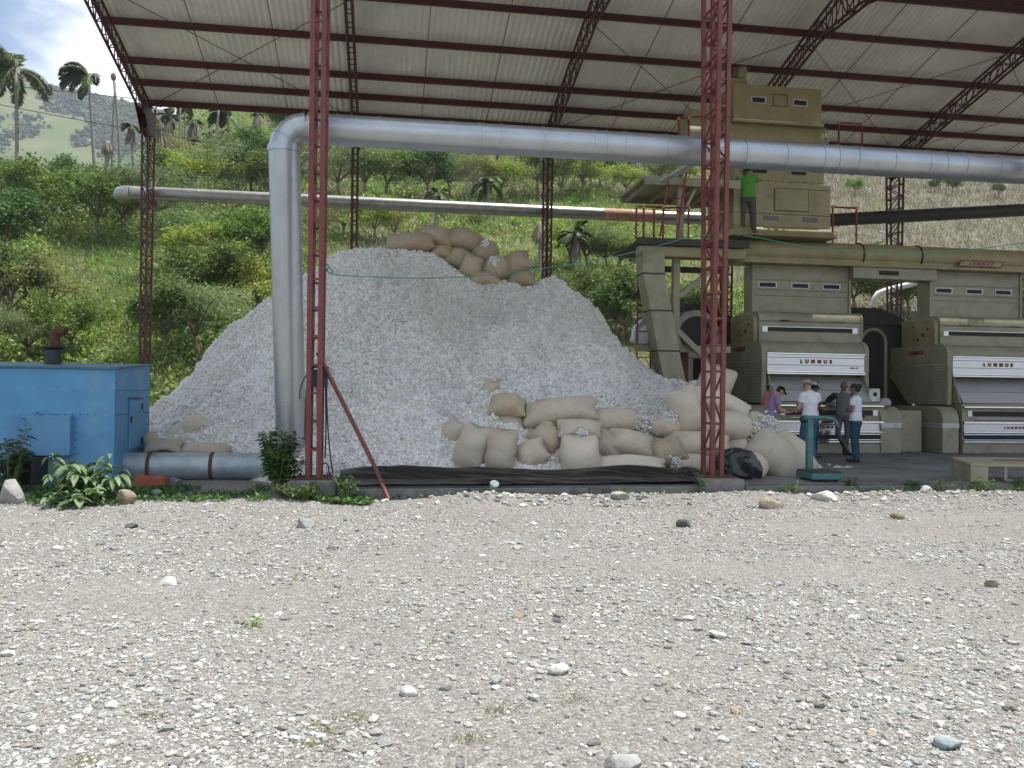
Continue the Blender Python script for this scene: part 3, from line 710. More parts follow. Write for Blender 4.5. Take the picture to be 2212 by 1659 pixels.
# ------------------------------------------------------------------ black plastic
def plastic(u0, u1, v0, v1, seed, hfun, name, label, res=0.035):
    us = np.arange(u0, u1, res); vs = np.linspace(v0, v1, 40)
    U, V = np.meshgrid(us, vs); t = (V - v0) / (v1 - v0)
    vv = V + 0.10 * vnoise(U * 0.9, U * 0, seed) * np.where(t < .5, 1 - t, t)
    z = hfun(U, t) + 0.028 * np.abs(vnoise(U * 1.6 + t * 6, t * 9 + U * .35, seed + 1)) * 2 + 0.022 * np.abs(fbm(U * 3.2, t * 12 + U, seed + 2, 3)) + 0.012
    P = Bn(U, vv, z).reshape(-1, 3); nx = len(us); q = (np.arange(39)[:, None] * nx + np.arange(nx - 1)[None]).ravel()
    Fq = np.stack([q, q + 1, q + nx + 1, q + nx], 1)
    o = fastmesh(name, P, Fq, BLK, smooth=True, off=P.mean(0)); md = o.modifiers.new('thick', 'SOLIDIFY'); md.thickness = 0.004
    return tag(o, label, 'plastic sheet')
plastic(0.36, 5.95, -0.36, 0.95, 5, lambda U, t: 0.20 + 0.16 * np.exp(-((t - .62) / .22) ** 2) * (0.6 + .8 * (vnoise(U * 0.8, 0 * U, 77) + .5)) + 0.10 * np.exp(-((t - .2) / .12) ** 2) * (vnoise(U * 1.1, 0 * U, 78) + .5), 'plastic_sheet', 'long black plastic sheet lying wrinkled along the slab edge in front of the heap')
def crumple(x, y, w, h, v, seed, label):
    c = onv(x, y, v); k = c[1] / F_PX; bm = bmesh.new(); bmesh.ops.create_icosphere(bm, subdivisions=5, radius=1)
    for vt in bm.verts:
        q = np.array(vt.co)
        r = 1 + 0.35 * float(fbm(q[0] * 1.7 + seed, q[1] * 1.7 + q[2] * 1.3, seed, 2)) - 0.30 * abs(float(fbm(q[0] * 2.6 + q[2] * 2 + seed, q[1] * 2.8 - q[2], seed + 3, 3)))
        z = q[2] * r; z = z if z > -.25 else -.25
        vt.co = (q[0] * r * w * k * .52, q[1] * r * .34, (z + .25) * h * k * .72)
    me = bpy.data.meshes.new('plastic_bundle'); bm.to_mesh(me); bm.free(); o = bpy.data.objects.new('plastic_bundle', me); C.objects.link(o)
    o.location = (c[0], c[1], 0.195); o.rotation_euler = (0, 0, YAW); finish(o, BLK, None, True, angle=50); tag(o, label, 'plastic sheet')
crumple(1592, 1010, 112, 76, 0.55, 4, 'crumpled heap of black plastic just right of the right red column')
crumple(1492, 1034, 62, 34, 0.2, 9, 'low fold of black plastic bunched just left of the right column footing')
crumple(350, 980, 66, 20, 2.45, 14, 'black plastic flap on the lying duct under a sack beside the blue housing')
bpy.data.objects['plastic_bundle.002'].location.z = float(onv(350, 988, 2.45)[2])
HAZE_D = 0.00030
# ================================================================== hillside behind the shed
def landz(X, Y):
    X = np.asarray(X, float); Y = np.asarray(Y, float)
    u = (X - O2[0]) * CY + (Y - O2[1]) * SY; v = -(X - O2[0]) * SY + (Y - O2[1]) * CY
    w = v - 18.0 - 1.2 * vnoise(u * 0.15, u * 0, 6)
    sp = np.logaddexp(0, w / 1.5) * 1.5
    h = 0.43 * sp
    th = X / np.maximum(Y, 1.0)
    m = sstep(-0.40, -0.475, th) * sstep(20, 40, Y)
    capped = 16.2 - np.logaddexp(0, (16.2 - h) / 2.0) * 2.0
    capped = np.minimum(capped, 16.2) - 0.10 * np.maximum(Y - 62, 0)
    h = h * (1 - m) + capped * m
    h = h + np.clip(w / 8, 0, 1) * (0.9 * fbm(X * 0.09, Y * 0.09, 12, 3) + 0.18 * fbm(X * 0.5, Y * 0.5, 15, 3))
    return h - 0.30 * (1 - sstep(0, 4, w)) - 0.25 * 0
def axis(a0, d0, d1, step, a1):
    return np.concatenate([np.linspace(a0, d0, 14)[:-1] if False else d0 - np.geomspace(1, d0 - a0 + 1, 16)[::-1][:-1] + 1, np.arange(d0, d1, step), d1 + np.geomspace(1, a1 - d1 + 1, 16) - 1])
xs = axis(-1250, -95, 120, 0.9, 1250); ys = axis(-1250, 26, 150, 0.9, 1180)
gx, gy = np.meshgrid(xs, ys); gz = landz(gx, gy)
gz = np.where(gy > 150, landz(gx, np.full_like(gy, 150)) + np.minimum(gy - 150, 60) * 0.25 * (1 - sstep(-.40, -.475, gx / np.maximum(gy, 1))) - np.minimum(gy - 150, 500) * .10, gz)
gz = np.where(gy < 20, -0.40, gz)
nx, ny = len(xs), len(ys); q = (np.arange(ny - 1)[:, None] * nx + np.arange(nx - 1)[None]).ravel()
def landmat():
    m = bpy.data.materials.new('hillside_ground'); m.use_nodes = True; nt = m.node_tree; N = nt.nodes; L = nt.links; p = _pr(nt)
    p.inputs['Roughness'].default_value = 0.95; p.inputs['Specular IOR Level'].default_value = 0.15
    tc = N.new('ShaderNodeTexCoord')
    n1 = N.new('ShaderNodeTexNoise'); n1.inputs['Scale'].default_value = 0.11; n1.inputs['Detail'].default_value = 9; n1.inputs['Roughness'].default_value = 0.7; L.new(tc.outputs['Object'], n1.inputs['Vector'])
    r = N.new('ShaderNodeValToRGB'); E = r.color_ramp.elements
    E[0].position = 0.34; E[0].color = (0.055, 0.075, 0.026, 1); E[1].position = 0.66; E[1].color = (0.23, 0.20, 0.13, 1)
    e = E.new(0.5); e.color = (0.15, 0.145, 0.07, 1)
    L.new(n1.outputs['Fac'], r.inputs['Fac'])
    n2 = N.new('ShaderNodeTexNoise'); n2.inputs['Scale'].default_value = 2.2; n2.inputs['Detail'].default_value = 8; n2.inputs['Roughness'].default_value = 0.75; L.new(tc.outputs['Object'], n2.inputs['Vector'])
    mr = N.new('ShaderNodeMapRange'); mr.inputs['From Min'].default_value = .3; mr.inputs['From Max'].default_value = .7; mr.inputs['To Min'].default_value = .55; mr.inputs['To Max'].default_value = 1.4; L.new(n2.outputs['Fac'], mr.inputs['Value'])
    sx = N.new('ShaderNodeSeparateXYZ'); L.new(tc.outputs['Object'], sx.inputs[0]); mx_ = N.new('ShaderNodeMapRange'); mx_.inputs['From Min'].default_value = 10; mx_.inputs['From Max'].default_value = 30; mx_.inputs['To Max'].default_value = .8; L.new(sx.outputs['X'], mx_.inputs['Value'])
    dm = N.new('ShaderNodeMix'); dm.data_type = 'RGBA'; L.new(mx_.outputs['Result'], dm.inputs['Factor']); L.new(r.outputs['Color'], dm.inputs['A']); dm.inputs['B'].default_value = (.165, .15, .115, 1)
    sv = N.new('ShaderNodeVectorMath'); sv.operation = 'SCALE'; L.new(dm.outputs['Result'], sv.inputs[0]); L.new(mr.outputs['Result'], sv.inputs['Scale']); L.new(sv.outputs[0], p.inputs['Base Color'])
    bp = N.new('ShaderNodeBump'); bp.inputs['Strength'].default_value = 0.8; bp.inputs['Distance'].default_value = 0.3; L.new(n2.outputs['Fac'], bp.inputs['Height']); L.new(bp.outputs['Normal'], p.inputs['Normal'])
    return m
LANDM = landmat()
tag(fastmesh('ground', np.stack([gx.ravel(), gy.ravel(), gz.ravel()], 1), np.stack([q, q + 1, q + nx + 1, q + nx], 1), LANDM, smooth=True), kind='structure')

def land_hit(x, y, far=170):
    d = ray(x, y)
    ts = np.arange(29, far, 0.4); P = CAM[None] + d[None] * ts[:, None]
    below = P[:, 2] < landz(P[:, 0], P[:, 1])
    if not below.any():
        p = CAM + d * 61; p[2] = float(landz(p[0], p[1])); return p
    p = P[np.argmax(below)].copy(); p[2] = float(landz(p[0], p[1])); return p

# far mountain across the valley
mx = np.linspace(-1150, 500, 180); my = np.linspace(420, 1100, 90)
MX, MY = np.meshgrid(mx, my)
tt = (MY - 420) / 480
top = np.interp(MX / 900.0, [-1.3, -0.64, -0.60, -0.52, -0.45, -0.3, 0.5], [360, 338, 336, 312, 296, 260, 180])
MZ = -20 + (top + 20) * np.clip(np.sin(np.clip(tt, 0, 1.25) * np.pi / 2), 0, 1) ** 0.9
MZ = MZ + (14 * fbm(MX / 120, MY / 120, 91, 5) - 16 * np.abs(fbm(MX / 170, MY / 400, 95, 3))) * np.clip(tt * 2, 0, 1) * (1 - 0.7 * sstep(.8, 1, tt)) + 1.6 * fbm(MX / 14, MY / 14, 97, 2)
q = (np.arange(89)[:, None] * 180 + np.arange(179)[None]).ravel()
def mountmat():
    m = bpy.data.materials.new('mountain_cover'); m.use_nodes = True; nt = m.node_tree; N = nt.nodes; L = nt.links; p = _pr(nt); p.inputs['Roughness'].default_value = 1; p.inputs['Specular IOR Level'].default_value = 0.05
    tc = N.new('ShaderNodeTexCoord')
    mp = N.new('ShaderNodeMapping'); mp.inputs['Scale'].default_value = (1, .5, 1.6); L.new(tc.outputs['Object'], mp.inputs['Vector'])
    n1 = N.new('ShaderNodeTexNoise'); n1.inputs['Scale'].default_value = 0.0085; n1.inputs['Detail'].default_value = 10; n1.inputs['Roughness'].default_value = 0.66; L.new(mp.outputs['Vector'], n1.inputs['Vector'])
    r = N.new('ShaderNodeValToRGB'); E = r.color_ramp.elements
    E[0].position = 0.36; E[0].color = (0.03, 0.055, 0.026, 1); E[1].position = 0.72; E[1].color = (0.20, 0.165, 0.115, 1)
    for ps, c in ((0.46, (0.045, 0.08, 0.03, 1)), (0.50, (0.085, 0.115, 0.05, 1)), (0.62, (0.12, 0.135, 0.065, 1))): e = E.new(ps); e.color = c
    L.new(n1.outputs['Fac'], r.inputs['Fac']); L.new(r.outputs['Color'], p.inputs['Base Color'])
    return m
tag(fastmesh('mountain', np.stack([MX.ravel(), MY.ravel(), MZ.ravel()], 1), np.stack([q, q + 1, q + 181, q + 180], 1), mountmat(), smooth=True), kind='structure')
rng = np.random.default_rng(77)
# far wood on the mountain: clumps in drifts
n = 90000; fx = rng.uniform(-720, -240, n); fy = rng.uniform(440, 900, n)
dn = fbm(fx / 60, fy / 90, 133, 4); keep = dn + .25 * rng.random(n) > 0.22; fx, fy = fx[keep], fy[keep]; n = len(fx)
ix = np.clip(((fx - mx[0]) / (mx[1] - mx[0])).astype(int), 0, 178); iy = np.clip(((fy - my[0]) / (my[1] - my[0])).astype(int), 0, 88)
fz = MZ[iy, ix]; rr = rng.uniform(.8, 2.3, n) * rng.uniform(.7, 1.3, n)
FVt, FFt = scatter_ico(np.stack([fx, fy, fz + rr * .6], 1), np.stack([rr, rr, rr * 1.1], 1), rng, .3)
LEAFM = leafmat('leaf', 0.42)
fc = np.repeat(np.array([[0.05, 0.085, 0.035]]) * rng.uniform(.7, 1.4, (n, 1)), 12, 0)
tag(fastmesh('far_wood', FVt, FFt, LEAFM, col=fc), 'dark woods in drifts over the far bluish mountain at upper left', 'wood', kind='stuff')

# ------------------------------------------------------------------ leaf quads
def leaves(P, L, W, D, N_, col, fold=0.0):
    """P base points, D unit directions, N_ unit normals; rhombic leaves (two triangles as one quad)"""
    S = np.cross(D, N_); S /= (np.linalg.norm(S, axis=1)[:, None] + 1e-9)
    a = P; b = P + D * (L * .45)[:, None] + S * (W / 2)[:, None]; c = P + D * L[:, None] - N_ * (L * fold)[:, None]; d = P + D * (L * .45)[:, None] - S * (W / 2)[:, None]
    V = np.stack([a, b, c, d], 1).reshape(-1, 3); n = len(P)
    F = (np.arange(n) * 4)[:, None] + np.arange(4)[None]
    return V, F, np.repeat(col, 4, 0)
def unit(a): return a / (np.linalg.norm(a, axis=-1, keepdims=True) + 1e-9)
BARK = mat('bark', (0.16, 0.13, 0.10), 0.95, var=0.3, scale=6, bump=0.5, bscale=30)
BARKP = mat('pale_bark', (0.21, 0.19, 0.165), 0.95, var=0.25, scale=6, bump=0.3, bscale=30)
def tree_mesh(seed, h, cr, nl, lsize, cols, flat=0.7, trunk_h=0.35, clumps=34, lw=0.45, umbrella=False, limbs=7, droop=0.1, spread=0.5):
    rg = np.random.default_rng(seed); tb = MB(); th = h * trunk_h
    lean = rg.normal(size=2) * 0.06 * h
    base = np.array([0, 0, -0.25]); fork = np.array([lean[0] * .4, lean[1] * .4, th]); r0 = 0.022 * h + 0.03
    tb.tube([base, np.array([lean[0] * .1, lean[1] * .2, th * .5]), fork], [r0 * 1.25, r0, r0 * .8], 7)
    tips = []
    for k in range(limbs):
        az = 2 * math.pi * (k + rg.uniform(-.3, .3)) / limbs; rad = cr * rg.uniform(.45, .8); zz = th + (h - th) * (rg.uniform(.35, .85) if not umbrella else rg.uniform(.6, .85))
        e = np.array([math.cos(az) * rad, math.sin(az) * rad, zz]); mid = fork * .5 + e * .5 + np.array([0, 0, (h - th) * .08]) + rg.normal(size=3) * .06 * h
        tb.tube([fork - (0, 0, .05), mid, e], [r0 * .55, r0 * .36, r0 * .15], 5); tips += [e, (mid + e) / 2]
        for j in range(2):
            e2 = e + rg.normal(size=3) * np.array([cr * .28, cr * .28, (h - th) * .14]); tb.tube([mid * .4 + e * .6, e2], [r0 * .2, r0 * .08], 4); tips.append(e2)
    ctr = []
    for k in range(clumps):
        if k < len(tips): c = tips[k] + rg.normal(size=3) * .05 * h
        else:
            d = unit(rg.normal(size=3)); d[2] = abs(d[2]) * 1.0 - .25
            rr_ = rg.uniform(.55, 1.0); zc = th + (h - th) * .45
            c = np.array([d[0] * cr * rr_, d[1] * cr * rr_, zc + d[2] * (h - th) * .55 * rr_])
        if umbrella: c[2] = max(c[2], th + (h - th) * .45)
        ctr.append(c)
    ctr = np.array(ctr); cs_ = rg.uniform(.75, 1.3, len(ctr))
    ci = rg.integers(0, len(ctr), nl)
    off = unit(rg.normal(size=(nl, 3))) * (rg.random((nl, 1)) ** .45) * (cr * .34 * cs_[ci])[:, None]
    off[:, 2] *= flat
    P = ctr[ci] + off
    D = unit(rg.normal(size=(nl, 3)) * np.array([1, 1, .55]) + off * .6 / (cr * .3) + np.array([-.25, 0, -droop])); N_ = unit(np.cross(D, rg.normal(size=(nl, 3))) + np.array([0, 0, .9]))
    Ls = lsize * rg.uniform(.6, 1.3, nl)
    col = np.array(cols)[rg.integers(0, len(cols), nl)] * (rg.uniform(.75, 1.3, (nl, 1)) * (rg.uniform(.82, 1.18, len(ctr))[ci])[:, None])
    V, Fc, cc = leaves(P, Ls, Ls * lw, D, N_, col, .1)
    return tb, V, Fc, cc
GREEN = [(0.122, 0.2, 0.033), (0.161, 0.236, 0.043), (0.098, 0.166, 0.03)]
DARKG = [(0.061, 0.117, 0.024), (0.079, 0.141, 0.03), (0.104, 0.166, 0.039)]
YEL_G = [(0.246, 0.33, 0.048), (0.209, 0.294, 0.043), (0.295, 0.342, 0.069)]
GREYG = [(0.173, 0.236, 0.091), (0.209, 0.271, 0.113), (0.136, 0.194, 0.069)]
OLIV = [(0.197, 0.213, 0.059), (0.246, 0.241, 0.075), (0.154, 0.177, 0.048)]
KINDS = {
 'dark': ('dark leafy', dict(h=4.6, cr=2.3, nl=4200, lsize=.26, cols=DARKG)),
 'green': ('mid-green', dict(h=4.2, cr=2.2, nl=4000, lsize=.24, cols=GREEN)),
 'yellow': ('bright yellow-green', dict(h=3.6, cr=2.2, nl=4200, lsize=.22, cols=YEL_G, flat=.55)),
 'feather': ('feathery grey-green', dict(h=4.4, cr=2.4, nl=5200, lsize=.20, cols=GREYG, lw=.30, flat=.6, droop=.25)),
 'olive': ('sparse olive', dict(h=4.0, cr=2.3, nl=2600, lsize=.2, cols=OLIV, flat=.5, limbs=9, trunk_h=.25)),
 'umbrella': ('flat-topped', dict(h=5.0, cr=3.0, nl=4600, lsize=.20, cols=GREYG + GREEN, umbrella=True, flat=.4, trunk_h=.4)),
}
PROTO = {}
def tree_proto(kind, var):
    lab, kw = KINDS[kind]; key = (kind, var)
    if key in PROTO: return PROTO[key], False
    tb, V, Fc, cc = tree_mesh(hash(kind) % 1 + sum(map(ord, kind)) + var * 31, **kw)
    r = thing('tree', 'x', 'tree', (0, 0, 0)); tb.build('trunk', BARK if kind != 'olive' else BARKP, r, smooth=True)
    fastmesh('crown', V, Fc, LEAFM, r, col=cc)
    PROTO[key] = r; return r, True
TG = 'trees on the hillside'
def put_tree(p, kind, var, rot, s, label):
    r, fresh = tree_proto(kind, var)
    if not fresh: r = dup(r, p, rot, s)
    else: r.location = tuple(map(float, p)); r.rotation_euler = (0, 0, rot); r.scale = (s, s, s)
    tag(r, label, 'tree', TG); return r
ORD = ['leftmost', 'second from the left', 'third from the left', 'fourth from the left', 'fifth from the left', 'sixth from the left', 'seventh from the left', 'eighth from the left', 'ninth from the left', 'tenth from the left']
def hill_row(y, xs, kinds, where, smin=.8, smax=1.2, seed=0):
    rg = random.Random(seed); cnt = {}
    lst = []
    for k, x in enumerate(xs):
        x += rg.uniform(-18, 18); yy = y + rg.uniform(-10, 10)
        p = land_hit(x, yy)
        if p is None: print('nohit', x, yy); continue
        lst.append((x, p, kinds[k % len(kinds)] if rg.random() < .7 else rg.choice(kinds)))
    lst.sort(key=lambda a: a[0]); tot = {}
    for x, p, kd in lst: tot[kd] = tot.get(kd, 0) + 1
    for x, p, kd in lst:
        i = cnt.get(kd, 0); cnt[kd] = i + 1
        lab = ('%s tree %s' % (KINDS[kd][0], where)) if tot[kd] == 1 else ('%s %s tree %s' % (ORD[i], KINDS[kd][0], where))
        put_tree(p, kd, rg.randrange(2), rg.uniform(0, 6.28), rg.uniform(smin, smax), lab)
# rows of trees by where they show in the photograph (base line of each row, left to right)
hill_row(790, [-20, 70, 150, 345, 420], ['dark', 'feather', 'green'], "low behind the blue housing", .55, .8, 1)
hill_row(700, [-10, 30, 110, 380, 450, 560], ['dark', 'yellow', 'olive', 'green'], "at the slope foot behind the left rear column", .7, 1.0, 2)
hill_row(600, [-30, 10, 380, 445, 520, 575], ['dark', 'dark', 'umbrella', 'yellow', 'green', 'olive'], "above the brown track", .75, 1.0, 3)
hill_row(520, [20, 100, 190, 265, 345], ['feather', 'green', 'feather', 'dark'], "below the left end of the rear pipe", .95, 1.25, 4)
hill_row(445, [-10, 60, 130, 215, 290], ['olive', 'dark', 'feather', 'dark'], "on the left crest beside the rear pipe", .8, 1.05, 5)
hill_row(385, [-20, 40, 90, 150, 205, 260, 300], ['olive', 'dark', 'green', 'dark'], "on the crest under the windblown palms", .7, .95, 6)
hill_row(440, [365, 425, 480, 545, 580], ['green', 'yellow', 'feather', 'dark'], "between left rear column and tall duct", .9, 1.2, 7)
hill_row(395, [400, 470, 530, 640], ['olive', 'yellow', 'dark'], "below the skirted palms", .9, 1.2, 8)
hill_row(535, [690, 725, 795, 850], ['olive', 'feather', 'yellow'], "above the heap's left shoulder", .7, .95, 9)
hill_row(440, [730, 800, 850, 910, 975], ['feather', 'umbrella', 'green', 'dark'], "behind the pipe above the heap's middle", .9, 1.25, 10)
hill_row(430, [1030, 1085, 1150, 1225], ['dark', 'yellow', 'green', 'olive'], "behind the pipe by the third rear column", .95, 1.25, 11)
hill_row(425, [1260, 1310, 1360, 1420, 1480], ['yellow', 'green', 'yellow', 'feather'], "behind the pipe left of the tower", .95, 1.25, 12)
hill_row(375, [710, 780, 860, 940, 1010, 1090], ['dark', 'umbrella', 'feather', 'dark', 'green'], "under the overhead duct left of centre", 1.1, 1.5, 13)
hill_row(372, [1140, 1220, 1290, 1350, 1400], ['dark', 'yellow', 'feather', 'green'], "under the overhead duct right of centre", 1.1, 1.5, 14)
hill_row(600, [1215, 1255, 1300, 1345, 1372], ['yellow', 'green', 'feather'], "over the heap's right shoulder", .6, .85, 15)
hill_row(690, [1290, 1335, 1370], ['green', 'olive'], "low beside the red ladder", .6, .8, 16)
hill_row(735, [1330, 1365, 1440, 1490], ['olive', 'dark', 'green'], "behind the beige chute", .6, .8, 17)
hill_row(690, [1860, 1900, 1940, 1975, 2205], ['green', 'dark', 'green'], "in the gap between the machines", .7, .9, 18)
hill_row(420, [1840, 2020, 2055, 2160], ['green', 'dark', 'dark', 'olive'], "on the dry slope at right", .4, .6, 19)
hill_row(310, [600, 625, 690, 745], ['dark', 'green'], "high above the duct elbow", 1.1, 1.5, 20)
hill_row(320, [830, 930, 1040, 1160, 1290, 1400], ['dark', 'green', 'olive'], "high up close under the roof", 1.3, 1.7, 21)
# bare pale trees
def bare_tree(x, y, hpx, seed, label):
    p = land_hit(x, y); h = hpx * p[1] / F_PX; rg = np.random.default_rng(seed); r = thing('bare_tree', label, 'tree', p)
    tb = MB(); 
    def grow(a, d, L, rad, n):
        b_ = a + d * L; m_ = (a + b_) / 2 + rg.normal(size=3) * L * .06; tb.tube([a, m_, b_], [rad, rad * .8, rad * .6], 5, cap=False)
        if n:
            for _ in range(3 if n > 1 else 2): grow(b_, unit(d + rg.normal(size=3) * .55 + (0, 0, .15)), L * rg.uniform(.55, .8), rad * .55, n - 1)
    grow(np.asarray(p) - (0, 0, .2), unit(np.array([rg.normal() * .15, 0, 1.0])), h * .36, h * .018 + .02, 4)
    ob = tb.build('branches', BARKP, r); return r
bare_tree(1005, 455, 110, 1, 'bare pale forked tree on the slope behind the top sacks'); bare_tree(860, 445, 110, 2, 'dead white-limbed tree right of the second rear column')
bare_tree(1368, 740, 150, 3, 'leafless twiggy shrub left of the red ladder'); bare_tree(160, 300, 70, 4, 'leafless white tree standing on the crest below the left palms')
bare_tree(222, 300, 66, 5, 'leafless leaning white tree near the second windblown palm'); bare_tree(395, 745, 110, 6, 'bare twiggy shrub beside the cotton behind the left rear column')

# ------------------------------------------------------------------ undergrowth and grass over the slope (uncountable)
def slope_pts(n, ylo, yhi, seed, pw=1.6):
    rg = np.random.default_rng(seed); Y = ylo + (yhi - ylo) * rg.random(n) ** pw; X = (rg.random(n) * 1.32 - .66) * Y
    return rg, X, Y
rg, X, Y = slope_pts(9500, 29.5, 125, 5, 1.35)
th = X / Y; den = fbm(X * .12, Y * .12, 201, 4)
px = 1106 + th * F_PX
lim = np.where(px > 1750, .52, np.where((px > 900) & (px < 1180) & (Y < 62), .22, -.12)); lim = np.where((px > 330) & (px < 700) & (Y > 88), .25, lim); lim = np.where((px < 620) & (Y < 75), -.55, lim); lim = np.where((px < 340) & (Y > 46), -1, lim); py_ = 829.5 + 17 - (landz(X, Y) - 1.6) / Y * F_PX; lush_ = (px > 120) & (px < 315) & (py_ > 545) & (py_ < 665); lim = np.where(lush_, .45, lim)
keep = den > lim; X, Y = X[keep], Y[keep]; n = len(X); px = px[keep]
cs_ = rg.uniform(.35, .95, n) * np.where(px < 620, 1.15, 1) * np.where((px < 340) & (Y > 46) & (Y < 75), 1.5, 1); nlf = 34
P = np.stack([X, Y, landz(X, Y) + cs_ * .35], 1)
pal = np.array([GREEN[0], GREEN[1], YEL_G[0], YEL_G[1], DARKG[1], GREYG[0], OLIV[0], OLIV[1]]) 
pc = pal[rg.choice(8, n, p=[.16, .14, .15, .12, .13, .12, .10, .08])] * rg.uniform(.8, 1.2, (n, 1))
N0 = n * nlf; ci = np.repeat(np.arange(n), nlf)
off = unit(rg.normal(size=(N0, 3))) * (rg.random((N0, 1)) ** .5) * cs_[ci][:, None] * np.array([1, 1, .75])
D = unit(rg.normal(size=(N0, 3)) + np.array([-.3, 0, .2])); NN = unit(np.cross(D, rg.normal(size=(N0, 3))) + np.array([0, 0, .7])); Ls = rg.uniform(.13, .30, N0) * (0.7 + Y[ci] / 110)
V, Fc, cc = leaves(P[ci] + off, Ls, Ls * rg.uniform(.3, .6, N0), D, NN, pc[ci] * rg.uniform(.75, 1.3, (N0, 1)))
tag(fastmesh('undergrowth', V, Fc, LEAFM, col=cc), 'tangled green undergrowth covering the hillside behind the shed', 'undergrowth', kind='stuff')
rg, X, Y = slope_pts(120000, 29, 135, 9, 1.25)
px = 1106 + X / Y * F_PX; dry = np.clip(.5 + 1.2 * fbm(X * .1, Y * .1, 301, 4) + np.where(px > 1650, .9, 0) + np.where((px > 900) & (px < 1180), .2, 0), 0, 1)
lush = ((px < 330) & (Y < 60)); dry[lush] *= .25
n = len(X); P = np.stack([X, Y, landz(X, Y) - .02], 1); D = unit(rg.normal(size=(n, 3)) * np.array([.6, .6, .2]) + np.array([-.35, -.15, .9])); NN = unit(np.cross(D, rg.normal(size=(n, 3)) * .5 + np.array([1, 0, 0])))
Ls = rg.uniform(.25, .7, n) * (0.6 + Y / 120); colr = np.where((rg.random(n) < dry)[:, None], np.array([[.255, .235, .165]]), np.array([[.19, .33, .05]])) * rg.uniform(.65, 1.3, (n, 1))
V, Fc, cc = leaves(P, Ls, np.full(n, .045) * (0.8 + Y / 60), D, NN, colr)
tag(fastmesh('hill_grass', V, Fc, LEAFM, col=cc), 'dry and green grass on the slope behind the shed', 'grass', kind='stuff')

# brown track cut across the slope left of the tall duct
pts = []
for x in np.linspace(395, 640, 26):
    a = land_hit(x, 597 + (x - 400) * .1); b_ = land_hit(x, 613 + (x - 400) * .1); pts.append((a + (0, 0, .12), b_ + (0, 0, .12)))
V = np.array(pts).reshape(-1, 3); k = np.arange(25) * 2
tag(fastmesh('dirt_track', V, np.stack([k, k + 2, k + 3, k + 1], 1), mat('bare_soil', (.33, .235, .165), .95, var=.25, scale=2, bump=.4), smooth=True, off=V.mean(0)), kind='structure')

# ------------------------------------------------------------------ palms
PALMC = [(0.06, 0.10, 0.03), (0.085, 0.125, 0.035), (0.11, 0.14, 0.05)]
DEADC = [(0.20, 0.165, 0.12), (0.26, 0.215, 0.16), (0.15, 0.12, 0.09)]
LEAFD = leafmat('dead_frond', 0.15)
def fronds(rg, n, L, cols, up0, up1, wind, top, leafl=.55, nl=46, w=.055):
    Vs, Fs, Cs = [], [], []; base = 0; rach = MB()
    for k in range(n):
        az = 2 * math.pi * k / n + rg.uniform(-.25, .25); el = rg.uniform(up0, up1)
        d = np.array([math.cos(az) * math.cos(el), math.sin(az) * math.cos(el), math.sin(el)]); d = unit(d + np.array([-wind, 0, 0]))
        pts = [np.array(top, float)]; dd = d.copy()
        for s in range(10):
            pts.append(pts[-1] + dd * L / 10); dd = unit(dd + np.array([-wind * .10, 0, -.17 - .05 * s * .3]))
        pts = np.array(pts); rach.tube(pts, np.linspace(.03, .006, 11), 4, cap=False)
        t = np.linspace(.1, 1, nl); pp = np.stack([np.interp(t * 10, np.arange(11), pts[:, j]) for j in range(3)], 1)
        tg = unit(np.gradient(pp, axis=0)); side = unit(np.cross(tg, np.array([0, 0, 1.0]))); 
        for sg in (-1, 1):
            D = unit(side * sg * .75 + tg * .65 + np.array([-wind * .5, 0, -.30]) + rg.normal(size=(nl, 3)) * .12); NN = unit(np.cross(D, tg) * sg + .001)
            Ls = leafl * np.sin(np.clip(t, .12, .97) * np.pi) ** .5 * rg.uniform(.8, 1.1, nl)
            col = np.array(cols)[rg.integers(0, len(cols), nl)] * rg.uniform(.75, 1.25, (nl, 1))
            V, Fq, cc = leaves(pp, Ls, np.full(nl, w), D, NN, col); Vs.append(V); Fs.append(Fq + base); Cs.append(cc); base += len(V)
    return rach, np.concatenate(Vs), np.concatenate(Fs), np.concatenate(Cs)
